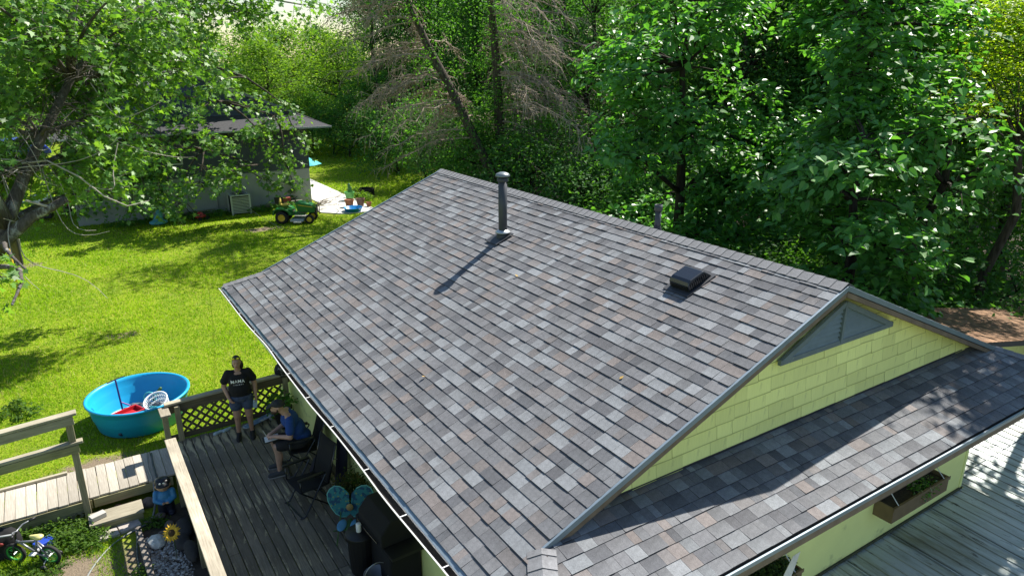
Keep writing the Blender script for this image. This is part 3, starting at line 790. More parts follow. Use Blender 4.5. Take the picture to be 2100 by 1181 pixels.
brick((-.29,11.42,.19), .35, 'pale grey block lying on the end of the timber step', plain('grey_block', (.40,.38,.35), .9), (.22,.12,.075), name='concrete_block', cat='block')
for k, (x, y, rz) in enumerate(((-.12,11.75,.3),(.02,11.72,-.4),(.15,11.76,.8),(.26,11.74,.1),(-.02,11.79,1.2))):
    brick((x,y,.0), rz, 'old red brick in the heap under the walkway edge', M_BRICK, group='brick heap', rx=(.2 if k % 2 else -.15))
stone_obj('rock', (.42,11.68,.05), (.12,.10,.09), M_STONEB, 'brown rock in the shade beside the timber step', 'rock', seed=3)
for k, (x, y) in enumerate(((-.21,11.13),(.10,11.20))):
    q = MB(); q.box((-.15,-.11,0),(.15,.11,.05)); o = q.build('paver', M_PAVER, bevel=.006); o.location = (x,y,.0); o.rotation_euler = (0,0,.16)
    tag(o, ['pale paver in front of the step, nearer the bicycle','pale paver in front of the step, nearer the statue'][k], 'paver')

# garden bed between deck and path: gravel, edging, big stone, statue, flower
q = MB(); q.add([(.16,9.0,.006),(.99,8.2,.006),(.99,11.5,.006),(.40,11.3,.006),(.25,10.95,.006)], [(0,1,2,3,4)])
tag(q.build('garden_bed', plain('bed_soil', (.055,.042,.03), .95, var=.4, scale=15, bump=1)), 'dark soil bed beside the deck', kind='structure')
pr = random.Random(9); peb = MB()
tet = [(1,0,-.4),(-.5,.86,-.4),(-.5,-.86,-.4),(.7,.3,.35),(-.3,.6,.4),(-.4,-.5,.45),(.5,-.5,.3),(0,0,.6)]
for k in range(1500):
    x = pr.uniform(.22,.78); y = pr.uniform(8.8,10.75); r_ = pr.uniform(.010,.030); a = pr.uniform(0,6.3)
    if pr.random() < sstep(.5,.85,x)*.8: continue
    c = pr.choice(((.46,.45,.43),(.30,.29,.28),(.20,.17,.15),(.38,.33,.28),(.55,.54,.52)))
    vs = []
    for i in range(6):
        t_ = a + i*1.047; rr = r_*pr.uniform(.8,1.2); vs.append((x+math.cos(t_)*rr, y+math.sin(t_)*rr*.75, .004))
    for i in range(6):
        t_ = a + i*1.047; rr = r_*pr.uniform(.45,.7); vs.append((x+math.cos(t_)*rr, y+math.sin(t_)*rr*.75, .006+r_*pr.uniform(.6,.9)))
    peb.add(vs, [(6,7,8,9,10,11)] + [(i,(i+1)%6,6+(i+1)%6,6+i) for i in range(6)], c)
tag(peb.build('gravel', plain('gravel_stone', (1,1,1), .8, attr=True, bump=.3)), 'loose mixed pebbles in the garden bed', 'gravel', kind='stuff')
q = MB(); q.bar((.20,11.0,.05),(.24,9.0,.05), .085, .10); tag(q.build('edging_timber', wood('grey_edging_wood', (.24,.21,.18),(.12,.105,.09),'y'), bevel=.01), 'grey timber edging along the gravel bed', 'edging')
stone_obj('rock', (.40,10.45,.07), (.14,.125,.10), plain('pale_rock', (.50,.50,.48), .8, var=.3, scale=9, bump=.6), 'large pale rock on the gravel beside the sunflower', 'rock', seed=8)
for k, (x, y, r_) in enumerate(((.52,11.2,.10),(.62,10.9,.08),(.50,10.72,.06),(.70,10.75,.075),(.36,11.15,.07))):
    stone_obj('rock', (x,y,.03), (r_,r_*.85,r_*.6), M_STONEB, 'brown edging rock at the head of the gravel bed', 'rock', 'rocks round the statue', seed=20+k)

def blob(name, prims, mat, parent=None, vox=.012, smooth=6):
    """one continuous surface grown from overlapping rounded pieces"""
    b = MB()
    for p in prims:
        if p[0] == 'c':
            a, c = V(p[1]), V(p[2]); r0, r1 = p[3], p[4]; d = (c-a); L = d.length; d = d.normalized()
            rot = d.to_track_quat('Z','Y').to_matrix().to_4x4(); prof = []
            for i in range(1, 5): t_ = -math.pi/2 + i*math.pi/8; prof.append((r0*math.cos(t_), r0*math.sin(t_)))
            for i in range(0, 4): t_ = i*math.pi/8; prof.append((r1*math.cos(t_), L + r1*math.sin(t_)))
            b.lathe(prof, 12, Matrix.Translation(a) @ rot, caps=True)
        else:
            m = Matrix.Rotation(p[3][1], 4, p[3][0]) if len(p) > 3 else None
            b.ell(p[1], p[2], 14, 10, m)
    o = b.build(name, mat, parent)
    r_ = o.modifiers.new('r','REMESH'); r_.mode = 'VOXEL'; r_.voxel_size = vox; r_.use_smooth_shade = True
    s_ = o.modifiers.new('s','SMOOTH'); s_.iterations = smooth; s_.factor = .5
    bpy.context.view_layer.update(); dg = bpy.context.evaluated_depsgraph_get()
    me = bpy.data.meshes.new_from_object(o.evaluated_get(dg)); old = o.data; o.modifiers.clear(); o.data = me
    bpy.data.meshes.remove(old)
    me.polygons.foreach_set('use_smooth', [True]*len(me.polygons))
    return o

# painted statue of a child in a cap
sk_paint = plain('statue_skin_paint', (.42,.25,.17), .6); blu_p = plain('statue_blue_paint', (.03,.19,.42), .5, var=.2, scale=25)
gst = thing('garden_statue', 'painted statue of a child in black cap and blue shirt by the deck', 'statue', (.66,11.28,0), R(-8))
blob('legs', [('c',(-.06,0,.05),(-.05,0,.22),.07,.075),('c',(.06,0,.05),(.05,0,.22),.07,.075),('e',(0,0,.22),(.12,.10,.08)),('e',(-.07,-.05,.03),(.06,.09,.035)),('e',(.07,-.05,.03),(.06,.09,.035))], plain('statue_dark_paint', (.012,.014,.028), .5), gst)
blob('body', [('e',(0,0,.32),(.12,.095,.13)),('c',(-.12,0,.40),(-.14,-.06,.30),.045,.04),('c',(-.14,-.06,.30),(-.04,-.11,.26),.04,.035),('c',(.12,0,.40),(.14,-.05,.30),.045,.04),('c',(.14,-.05,.30),(.05,-.11,.26),.04,.035)], blu_p, gst)
blob('head', [('e',(0,-.01,.52),(.105,.10,.10)),('e',(0,-.11,.50),(.018,.018,.018)),('e',(-.105,0,.51),(.02,.025,.03)),('e',(.105,0,.51),(.02,.025,.03)),('e',(-.03,-.12,.26),(.03,.03,.028)),('e',(.04,-.12,.26),(.03,.03,.028))], sk_paint, gst)
blob('cap', [('e',(0,.01,.58),(.125,.12,.075)),('e',(0,-.10,.565),(.11,.075,.02)),('e',(0,.02,.56),(.128,.12,.04))], plain('statue_cap_paint', (.010,.010,.013), .35), gst)
for dx in (-.028, .028):
    q = MB(); q.ell((dx,-.118,.615),(.020,.008,.014), 8, 6); q.build('cap_emblem', M_WHITE, gst)
for dx in (-.035,.035):
    q = MB(); q.ell((dx,-.10,.535),(.012,.008,.014), 8, 6); q.build('eye', M_BLACKP, gst)
# dark folded cover lying in the bed
blob_cover = blob('folded_cover', [('e',(.80,10.55,.10),(.13,.26,.10)),('e',(.72,10.25,.09),(.12,.22,.09)),('e',(.80,9.9,.12),(.10,.26,.10)),('e',(.84,10.75,.06),(.09,.14,.06))], plain('charcoal_cloth', (.030,.029,.030), .9, var=.3, scale=18, bump=.6, bscale=18), None, .02, 3)
tag(blob_cover, 'crumpled charcoal cover lying against the deck side behind the sunflower', 'cover')
# metal sunflower on a stake
sf = thing('sunflower_ornament', 'yellow sunflower ornament on a stake above the gravel', 'garden ornament', (.60,9.98,0), R(-20)); sf.scale = (.82,.82,.95)
q = MB(); q.tube([(0,0,0),(.01,-.01,.3),(0,-.03,.52)], .007, 6); q.build('stake', plain('green_stake', (.03,.07,.02), .5), sf)
fm = Matrix.Translation((0,-.05,.52)) @ Matrix.Rotation(R(52),4,'X')
q = MB(); q.ell((0,0,0),(.062,.062,.022), 14, 6, m=None); q.v = [tuple(fm @ V(v)) for v in q.v]; q.build('flower_head', plain('sunflower_seed', (.06,.032,.012), .9, var=.4, scale=60, bump=.8), sf, smooth=True)
ym = plain('sunflower_yellow', (.62,.36,.015), .5, var=.15, scale=20)
for k in range(18):
    a = k*2*math.pi/18 + U(-.08,.08); L = U(.14,.165); c_, s_ = math.cos(a), math.sin(a)
    q = MB(); pt = lambda r_, w, z: fm @ V((c_*r_-s_*w, s_*r_+c_*w, z))
    q.add([pt(.05,-.012,.004),pt(.10,-.022,.012),pt(L,0,-.004),pt(.10,.022,.012),pt(.05,.012,.004),pt(.10,0,.02)], [(0,1,5),(1,2,5),(2,3,5),(3,4,5),(4,0,5)]); q.build('petal', ym, sf)
# hoses
def hose(pts, r_, mat, label, name='garden_hose'):
    sm = []
    for i in range(len(pts)-1):
        p0, p1, p2, p3 = [V(pts[max(0,min(len(pts)-1,k))]) for k in (i-1,i,i+1,i+2)]
        for t_ in (0,.2,.4,.6,.8):
            sm.append(.5*((2*p1)+(p2-p0)*t_+(2*p0-5*p1+4*p2-p3)*t_*t_+(3*p1-p0-3*p2+p3)*t_**3))
    sm.append(V(pts[-1])); q = MB(); q.tube(sm, r_, 7); return tag(q.build(name, mat, smooth=True), label, 'hose')
hm = plain('grey_hose', (.20,.21,.20), .5); hm2 = plain('dark_green_hose', (.05,.065,.06), .5)
hose([(-.75,9.6,.02),(-.52,10.3,.02),(-.25,10.75,.02),(.02,10.98,.02),(.30,11.1,.02),(.42,11.2,.03),(.52,11.55,.08),(.56,11.82,.25),(.56,11.9,.348),(.55,12.3,.347),(.6,12.8,.347)], .014, hm, 'pale grey hose running over the walkway and along the step')
hose([(.0,9.3,.02),(.10,9.9,.02),(.12,10.4,.02),(.20,10.85,.12),(.34,11.08,.02),(.46,11.3,.02),(.62,11.8,.24),(.63,11.9,.349),(.63,12.3,.347),(.66,12.75,.347)], .014, hm2, 'dark hose along the edging of the gravel bed')

# round blue stock-tank pool
tub = thing('stock_tank_pool', 'round bright blue stock tank holding toys on the lawn', 'pool', (.73,14.92,0))
TB = plain('blue_tank_plastic', (.010,.33,.60), .38, var=.06, scale=3, bump=.08, dirt=((.03,.10,.12), 2.5, .70))
def ring(pr, n=64):
    q = MB(); q.lathe(pr, n); return q
ring([(0,.02),(.72,.02),(.745,.06),(.80,.25),(.815,.27),(.835,.40),(.85,.42),(.885,.55),(.90,.60),(.935,.615),(.96,.60),(.958,.575),(.94,.565),(.915,.565),(.90,.44),(.885,.42),(.865,.28),(.85,.26),(.79,.03),(.76,.004),(0,.004)]).build('tank', TB, tub, smooth=True)
q = MB(); q.lathe([(.0,0),(.045,0),(.045,.05),(.03,.06),(0,.06)], 16, Matrix.Translation((-.45,-.64,.12)) @ Matrix.Rotation(R(90),4,'X') @ Matrix.Rotation(R(35),4,'Y')); q.build('drain_plug', plain('dark_blue_plastic', (.01,.03,.08), .5), tub, smooth=True)
# toys inside
sc = thing('kick_scooter', 'purple kick scooter leaning inside the blue tank', 'scooter', (.42,15.25,.03), R(20))
pm = plain('purple_metal', (.06,.02,.14), .35, .2)
q = MB(); q.tube([(-.0,0,.08),(-.03,.0,.80)], .017, 10); q.build('stem', pm, sc)
q = MB(); q.tube([(-.20,-.03,.81),(-.03,0,.82),(.16,.03,.81)], .013, 8); q.build('handlebar', M_BLACKP, sc)
q = MB(); q.bar((.02,0,.13),(.58,-.22,.09), .10, .02); q.build('deck', M_BLACKP, sc, bevel=.006)
for p in ((0,0,.05),(.62,-.24,.06)):
    q = MB(); q.lathe([(.015,-.014),(.05,-.012),(.05,.012),(.015,.014)], 16, Matrix.Translation(p) @ Matrix.Rotation(R(90),4,'X')); q.build('wheel', plain('pink_wheel', (.35,.03,.12), .4), sc)
q = MB(); q.tube([(.0,0,.3),(.12,-.05,.2),(.25,-.1,.12)], .014, 8); q.build('brace', plain('violet_metal', (.2,.03,.25), .35), sc)
rd = thing('red_toy_wagon_tray', 'red plastic toy tray at the near side of the blue tank', 'toy', (.45,14.62,.05), R(25))
rm = plain('red_plastic', (.52,.02,.03), .35)
q = MB(); q.box((-.30,-.17,.22),(.30,.17,.25)); q.build('tray_floor', rm, rd, bevel=.01)
for a in ((-.30,-.17,.25,.30,-.145,.33),(-.30,.145,.25,.30,.17,.33),(-.30,-.145,.25,-.275,.145,.33),(.275,-.145,.25,.30,.145,.33)):
    q = MB(); q.box(a[:3],a[3:]); q.build('tray_side', rm, rd, bevel=.008)
for dx in (-.16,.16):
    q = MB(); q.lathe([(.02,-.02),(.1,-.02),(.1,.02),(.02,.02)], 16, Matrix.Translation((dx,-.15,.08)) @ Matrix.Rotation(R(90),4,'X')); q.build('wheel', M_BLACKP, rd)
    q = MB(); q.lathe([(.02,-.02),(.1,-.02),(.1,.02),(.02,.02)], 16, Matrix.Translation((dx,.15,.08)) @ Matrix.Rotation(R(90),4,'X')); q.build('wheel', M_BLACKP, rd)
bk = thing('laundry_basket', 'white slotted laundry basket standing in the blue tank', 'basket', (1.12,14.80,.05), R(10))
BM = Matrix.Rotation(R(-20),4,'Y') @ Matrix.Rotation(R(14),4,'X')
wp = plain('white_plastic', (.72,.73,.74), .4, var=.04)
def bring(r, z, t_, h):
    q = MB(); q.lathe([(r-t_,z),(r,z),(r+.01,z+h),(r-t_+.01,z+h),(r-t_,z)], 40, BM); return q
bring(.165,.0,.012,.06).build('base_ring', wp, bk, smooth=True)
for z in (.14,.24,.34): bring(.168+z*.14,z,.008,.022).build('hoop', wp, bk, smooth=True)
q = MB(); q.lathe([(.21,.42),(.225,.42),(.24,.435),(.24,.455),(.22,.46),(.21,.44)], 40, BM); q.build('rim', wp, bk, smooth=True)
q = MB(); q.lathe([(0,.01),(.16,.01)], 40, BM); q.build('bottom', wp, bk)
for k in range(30):
    a = k*2*math.pi/30; q = MB(); c_, s_ = math.cos(a), math.sin(a)
    q.bar(BM @ V((.165*c_,.165*s_,.05)), BM @ V((.216*c_,.216*s_,.43)), .014, .006, up=BM.to_3x3() @ V((c_,s_,0))); q.build('stave', wp, bk)
rt = thing('toy_ride_on', 'turquoise and green ride-on toy lying in the middle of the tank', 'toy', (.86,15.0,.04), R(-30))
tq = plain('turquoise_plastic', (.06,.38,.42), .4); gn = plain('green_toy_plastic', (.04,.12,.03), .45)
blob('seat', [('c',(-.28,0,.20),(.22,.02,.20),.06,.07),('e',(.0,0,.22),(.12,.08,.05))], plain('grey_toy_plastic', (.13,.14,.16), .5), rt)
q = MB(); q.tube([(.05+.12*math.cos(a),.05+.02*math.sin(a),.34+.12*math.sin(a)) for a in [i*math.pi/8 for i in range(17)]], .018, 8); q.build('steering_ring', tq, rt, smooth=True)
blob('fender', [('c',(.1,.1,.30),(.24,.16,.50),.05,.035)], gn, rt)
q = MB(); q.tube([(-.3,-.1,.2),(0,-.16,.24),(.3,-.12,.22),(.42,0,.26)], .022, 8); q.build('bumper', tq, rt, smooth=True)
for p in ((-.25,.1,.09),(.25,.12,.09),(-.25,-.12,.09),(.25,-.12,.09)):
    q = MB(); q.lathe([(.02,-.025),(.085,-.025),(.085,.025),(.02,.025)], 16, Matrix.Translation(p) @ Matrix.Rotation(R(90),4,'X')); q.build('wheel', M_BLACKP, rt)

# child's bicycle with training wheels
bike = thing('childs_bicycle', 'small grey bicycle with green rims, yellow saddle and training wheels', 'bicycle', (-1.16,11.02,0), math.atan2(.36,-.47))
frame_m = plain('silver_grey_paint', (.20,.21,.23), .35, .4); gr = plain('green_rim', (.03,.26,.05), .4); tyre = plain('tyre_rubber', (.014,.014,.014), .8, bump=.6, bscale=120)
def wheel(x, r_):
    w = MB(); w.lathe([(r_-.038,-.016),(r_-.01,-.024),(r_,0),(r_-.01,.024),(r_-.038,.016)], 32, Matrix.Translation((x,0,r_)) @ Matrix.Rotation(R(90),4,'X')); o = w.build('wheel', tyre, bike, smooth=True)
    q = MB(); q.lathe([(r_-.04,-.013),(r_-.036,-.015),(r_-.062,-.010),(r_-.062,.010),(r_-.036,.015)], 32, Matrix.Translation((x,0,r_)) @ Matrix.Rotation(R(90),4,'X')); q.build('rim', gr, o, smooth=True)
    q = MB()
    for k in range(12):
        a = k*math.pi/6; q.tube([(x+.012*math.cos(a),.012*(-1)**k,r_+.012*math.sin(a)),(x+(r_-.055)*math.cos(a),0,r_+(r_-.055)*math.sin(a))], .0022, 4)
    q.build('spokes', gr, o); q = MB(); q.lathe([(0,-.035),(.014,-.035),(.014,.035),(0,.035)], 10, Matrix.Translation((x,0,r_)) @ Matrix.Rotation(R(90),4,'X')); q.build('hub', M_GALV, o)
WR = .165; wheel(.27,WR); wheel(-.27,WR)
q = MB()
for a, b in (((.20,0,.40),(-.06,0,.20)),((.21,0,.36),(-.10,0,.40)),((-.06,0,.20),(-.12,0,.44)),((-.06,.02,.20),(-.27,.035,.165)),((-.06,-.02,.20),(-.27,-.035,.165)),((-.11,.015,.37),(-.27,.035,.165)),((-.11,-.015,.37),(-.27,-.035,.165))): q.tube([a,b], .016, 8)
q.build('frame', frame_m, bike, smooth=True)
q = MB(); q.tube([(.205,0,.38),(.19,0,.50),(.15,0,.54)], .014, 8); q.tube([(.215,.045,.34),(.27,.045,.165)], .012, 8); q.tube([(.215,-.045,.34),(.27,-.045,.165)], .012, 8); q.tube([(.215,-.045,.34),(.215,.045,.34)], .014, 8); q.build('fork', M_BLACKP, bike, smooth=True)
q = MB(); q.tube([(.05,-.20,.62),(.13,-.10,.60),(.16,0,.55),(.13,.10,.60),(.05,.20,.62)], .011, 8); q.build('handlebar', frame_m, bike, smooth=True)
for s_ in (-1,1):
    q = MB(); q.tube([(.07,.16*s_,.615),(.03,.24*s_,.622)], .017, 8); q.build('grip', M_BLACKP, bike, smooth=True)
blob('saddle', [('c',(-.17,0,.47),(-.04,0,.475),.05,.025),('e',(-.17,0,.475),(.06,.062,.03))], plain('yellow_white_vinyl', (.60,.56,.22), .45), bike)
q = MB(); q.tube([(-.125,0,.44),(-.13,0,.47)], .012, 8); q.build('seat_post', M_GALV, bike)
q = MB(); q.bar((.19,0,.335),(-.02,0,.225), .02, .03); q.build('chain_guard', plain('yellow_paint', (.6,.5,.04), .4), bike)
for s_ in (-1,1):
    q = MB(); q.lathe([(.012,-.014),(.052,-.014),(.056,0),(.052,.014),(.012,.014)], 16, Matrix.Translation((-.27,.17*s_,.058)) @ Matrix.Rotation(R(90),4,'X')); o = q.build('training_wheel', M_BLACKP, bike, smooth=True)
    q = MB(); q.tube([(-.27,.04*s_,.165),(-.27,.14*s_,.13),(-.27,.15*s_,.06)], .008, 6); q.build('bracket', M_GALV, o)
q = MB(); q.tube([(-.06,-.07,.20),(-.0,-.075,.14),(-.0,-.12,.13)], .009, 6); q.tube([(-.06,.07,.20),(-.12,.075,.26),(-.12,.12,.27)], .009, 6); q.tube([(-.06,-.07,.2),(-.06,.07,.2)], .012, 6); q.build('crank', M_GALV, bike)
for a in ((-.04,-.16,.12),(-.16,.09,.26)):
    q = MB(); q.box(a,(a[0]+.08,a[1]+.07,a[2]+.022)); q.build('pedal', plain('white_pedal', (.6,.6,.62), .5), bike, bevel=.004)
# black bag and blue crate behind the bicycle
bag = thing('black_storage_bag', 'black boxy bag with a red patch standing behind the bicycle', 'bag', (-1.55,11.42,0), R(-12))
blob('body', [('e',(-.12,0,.25),(.17,.16,.26)),('e',(.12,0,.24),(.17,.16,.25)),('e',(0,0,.30),(.25,.17,.20)),('e',(0,0,.10),(.27,.17,.11))], M_BLACK, bag, .018, 4)
q = MB(); q.tube([(-.27,-.14,.43),(0,-.17,.47),(.27,-.14,.44)], .016, 8); q.build('rim_tube', plain('grey_tube', (.22,.24,.25), .5), bag, smooth=True)
q = MB(); q.ell((.06,-.165,.33),(.045,.02,.028), 12, 6); q.build('red_patch', plain('dull_red', (.20,.015,.015), .6), bag)
q = MB(); q.box((-.13,-.08,0),(.13,.08,.15)); cr = q.build('blue_crate', plain('royal_blue_plastic', (.02,.06,.40), .4), bevel=.01, loc=(-1.02,11.32,0)); cr.rotation_euler = (0,0,.5); tag(cr, 'royal blue plastic crate lying behind the bicycle wheels', 'crate')
# ------------------------------------------------------------------ people
SKIN = plain('skin', (.40,.235,.165), .55, var=.06, scale=12, bump=.05); SKIN2 = plain('fair_skin', (.47,.285,.21), .55, var=.06, scale=12, bump=.05)
HAIRM = plain('dark_brown_hair', (.018,.012,.009), .5, var=.3, scale=40)
TEE = plain('black_cotton', (.007,.007,.009), .9, var=.15, scale=14, bump=.3, bscale=16)
def hand(P, d, n, side, curl=.5, s=1.0):
    """palm and five separate bent fingers as prims; d = finger direction, n = palm normal"""
    P = V(P); d = V(d).normalized(); n = V(n); n = (n - d*n.dot(d)).normalized(); w = d.cross(n)*side; pr = []
    pr.append(('c', P, P+d*.05*s, .022*s, .026*s)); pr.append(('c', P+w*.018*s+d*.02*s, P+w*.018*s+d*.06*s, .018*s, .016*s)); pr.append(('c', P-w*.018*s+d*.02*s, P-w*.018*s+d*.06*s, .018*s, .016*s))
    for k, L in ((-1.5,.050),(-.5,.066),(.5,.070),(1.5,.062)):
        b = P + d*.068*s + w*k*.0165*s; m_ = b + (d*math.cos(curl*.6)+n*math.sin(curl*.6))*L*.5*s; e = m_ + (d*math.cos(curl*1.7)+n*math.sin(curl*1.7))*L*.5*s
        pr += [('c', b, m_, .0088*s, .0082*s), ('c', m_, e, .0082*s, .007*s)]
    b = P + w*.028*s + d*.015*s; m_ = b + (w*.7+d*.6+n*.3).normalized()*.03*s; e = m_ + (d*.8+n*.5+w*.1).normalized()*.028*s
    pr += [('c', b, m_, .011*s, .0095*s), ('c', m_, e, .0095*s, .008*s)]
    return pr
wm = thing('person', 'standing woman in black lettered t-shirt and denim shorts, sunglasses on her head', 'person', (2.16,12.14,DZ), R(-14))
legs = []
for s_ in (-1,1):
    legs += [('c',(.09*s_,0,.80),(.10*s_,-.01,.44),.096,.066),('c',(.10*s_,-.01,.44),(.112*s_,.02,.10),.056,.036),('e',(.105*s_,.022,.34),(.052,.056,.11))]
arms = []
hl = V((.245,-.05,.74)); hr_ = V((-.20,-.12,.80))
arms += [('c',(.175,.01,1.27),(.250,.03,1.03),.056,.046),('c',(.250,.03,1.03),(.25,-.03,.81),.045,.029)] + hand((.25,-.035,.80),(0,-.25,-1),(-1,-.2,0),1,.7)
arms += [('c',(-.175,.01,1.27),(-.260,.03,1.03),.056,.046),('c',(-.260,.03,1.03),(-.195,-.09,.85),.045,.029)] + hand((-.19,-.10,.84),(.5,-.35,-.8),(.7,.6,.2),-1,.6)
tor = [('e',(0,0,.83),(.175,.125,.13)),('e',(0,-.01,.98),(.155,.125,.16)),('e',(0,0,1.15),(.165,.115,.17)),('c',(-.14,.0,1.27),(.14,.0,1.27),.058,.058)]
head = [('c',(0,.01,1.30),(0,-.015,1.40),.050,.046),('e',(0,-.025,1.475),(.069,.088,.102)),('e',(0,-.06,1.425),(.050,.052,.05)),('c',(0,-.108,1.475),(0,-.118,1.452),.010,.015),('e',(-.07,-.01,1.465),(.010,.018,.026)),('e',(.07,-.01,1.465),(.010,.018,.026)),('e',(0,-.10,1.505),(.05,.02,.012))]
blob('body', legs+arms+tor+head, SKIN, wm, .0085, 4)
def infl(pr, r): return [(p[0],p[1],p[2],p[3]+r,p[4]+r) if p[0]=='c' else (p[0],p[1],tuple(q+r for q in p[2])) for p in pr]
shirt = blob('t_shirt', infl([('e',(0,0,.90),(.190,.142,.09)),('e',(0,-.015,.99),(.180,.148,.15)),('e',(0,0,1.14),(.178,.125,.15)),('e',(-.075,-.075,1.15),(.07,.06,.075)),('e',(.075,-.075,1.15),(.07,.06,.075)),('c',(-.145,.005,1.265),(.145,.005,1.265),.055,.055),('c',(.165,.01,1.27),(.230,.025,1.13),.058,.060),('c',(-.165,.01,1.27),(-.238,.025,1.13),.058,.060)],.011), TEE, wm, .011, 5)
denim = plain('blue_denim', (.045,.065,.12), .85, var=.3, scale=20, bump=.3)
blob('shorts', infl([('e',(0,0,.82),(.185,.138,.10)),('c',(-.094,0,.80),(-.102,-.004,.65),.100,.098),('c',(.094,0,.80),(.102,-.004,.65),.100,.098)],.012), denim, wm, .011, 4)
shoe = plain('black_trainer', (.012,.012,.014), .7)
for s_ in (-1,1):
    o = blob('shoe', [('c',(.112*s_,.035,.055),(.125*s_,-.15,.035),.046,.036),('c',(.112*s_,.03,.09),(.112*s_,.0,.08),.044,.04),('e',(.12*s_,-.06,.02),(.05,.14,.022))], shoe, wm, .01, 3)
blob('hair', [('e',(0,.012,1.505),(.076,.088,.088)),('e',(0,.05,1.45),(.070,.062,.10)),('e',(.065,.035,1.40),(.045,.045,.085)),('e',(-.05,.045,1.41),(.035,.04,.07)),('e',(0,-.045,1.562),(.05,.05,.022))], HAIRM, wm, .009, 3)
for s_ in (-1,1):
    q = MB(); q.ell((.036*s_,-.098,1.572),(.031,.009,.020), 14, 8); q.build('sunglass_lens', plain('yellow_mirror_lens', (.75,.68,.05), .12, .6), wm, smooth=True)
    q = MB(); q.ell((.027*s_,-.102,1.487),(.011,.006,.006), 8, 6); q.build('eye', plain('eye_dark', (.02,.015,.012), .3), wm, smooth=True)
    q = MB(); q.tube([(.068*s_,-.085,1.572),(.078*s_,-.01,1.555)], .004, 6); q.build('sunglass_arm', M_BLACKP, wm)
q = MB(); q.tube([(-.068,-.094,1.575),(0,-.106,1.580),(.068,-.094,1.575)], .005, 6); q.build('sunglass_bridge', M_BLACKP, wm)
q = MB(); q.ell((0,-.109,1.423),(.024,.008,.006), 10, 6); q.build('mouth', plain('lip', (.27,.09,.08), .5), wm, smooth=True)
# lettering laid onto the shirt front
bv = BVHTree.FromPolygons([v.co for v in shirt.data.vertices], [p.vertices[:] for p in shirt.data.polygons])
tc = bpy.data.curves.new('lettering', 'FONT'); tc.body = 'MAMA'; tc.size = .078; tc.align_x = 'CENTER'; tc.space_character = 1.06; tc.offset = .0012
to = bpy.data.objects.new('lettering', tc); COL.objects.link(to); bpy.context.view_layer.update()
tm = bpy.data.meshes.new_from_object(to.evaluated_get(bpy.context.evaluated_depsgraph_get())); bpy.data.objects.remove(to)
b_ = bmesh.new(); b_.from_mesh(tm); bmesh.ops.subdivide_edges(b_, edges=[e for e in b_.edges if e.calc_length() > .03], cuts=2); b_.to_mesh(tm); b_.free()
def drape(me, ox, oz):
    for v in me.vertices:
        p = V((v.co.x+ox, -1, v.co.y+oz)); h = bv.ray_cast(p, V((0,1,0)))
        v.co = (p.x, (h[0].y if h[0] else -.15) - .003, p.z)
drape(tm, -.012, 1.135); link('lettering', tm, M_WHITE, wm)
q = MB(); lr = random.Random(2); xx = -.085
while xx < .085:
    w = lr.choice((.007,.012,.016)); q.add([(xx,0,0),(xx+w,0,0),(xx+w,lr.choice((.016,.022)),0),(xx,.022,0)], [(0,1,2,3)]); xx += w + lr.choice((.004,.005,.013))
t2 = q.mesh('small_lettering'); drape(t2, -.006, 1.088); link('small_lettering', t2, plain('grey_print', (.36,.36,.37), .7), wm)
ph = thing('smartphone', 'pale blue phone in a case held by the standing woman', 'phone', (2.36,12.02,DZ+.655), R(-14))
q = MB(); q.box((-.036,-.006,-.075),(.036,.006,.075), m=Matrix.Rotation(R(8),4,'Y')); q.build('case', plain('pale_blue_case', (.42,.52,.60), .4), ph, bevel=.004)
q = MB(); q.box((-.032,-.0075,-.068),(.032,-.0062,.05), m=Matrix.Rotation(R(8),4,'Y')); q.build('screen', plain('phone_glass', (.35,.45,.52), .15), ph)

# seated man writing
mn = thing('person', 'seated man in blue t-shirt and dark cap bent over his notes', 'person', (2.74,10.62,DZ), R(172))
def J(x, y, z): return (x, y, z)
body = []
for s_, kx, fx in ((1,.40,.40),(-1,.43,.36)):
    body += [('c',(.02,.10*s_,.52),(kx,.13*s_,.54),.092,.066),('c',(kx,.13*s_,.54),(fx,.13*s_,.10),.060,.040),('e',(fx*.5+kx*.5-.02,.13*s_,.36),(.055,.052,.11))]
body += [('e',(.0,0,.56),(.15,.18,.13)),('e',(.07,0,.74),(.14,.18,.17)),('e',(.15,0,.92),(.13,.185,.15)),('c',(.17,-.15,1.0),(.17,.15,1.0),.07,.07)]
body += [('c',(.20,0,1.03),(.28,0,1.13),.058,.054),('e',(.325,0,1.185),(.092,.072,.105)),('e',(.36,0,1.13),(.06,.052,.05)),('c',(.405,0,1.175),(.418,0,1.150),.010,.016),('e',(.31,.074,1.175),(.018,.010,.026)),('e',(.31,-.074,1.175),(.018,.010,.026))]
body += [('c',(.17,.19,.98),(.20,.255,.73),.056,.046),('c',(.20,.255,.73),(.42,.09,.71),.044,.031)] + hand((.43,.085,.71),(.8,-.5,-.1),(.1,-.2,-1),1,.9)
body += [('c',(.17,-.19,.98),(.20,-.255,.73),.056,.046),('c',(.20,-.255,.73),(.43,-.08,.70),.044,.031)] + hand((.44,-.075,.70),(.8,.5,-.05),(.1,.2,-1),-1,.9)
blob('body', body, SKIN2, mn, .0095, 4)
blob('t_shirt', infl([('e',(.0,0,.60),(.155,.185,.10)),('e',(.07,0,.75),(.145,.185,.16)),('e',(.15,0,.92),(.135,.19,.14)),('c',(.165,-.16,.99),(.165,.16,.99),.066,.066),('c',(.17,.19,.98),(.19,.235,.82),.060,.062),('c',(.17,-.19,.98),(.19,-.235,.82),.060,.062)],.012), plain('royal_blue_cotton', (.012,.055,.24), .9, var=.15, scale=12, bump=.35, bscale=16), mn, .012, 5)
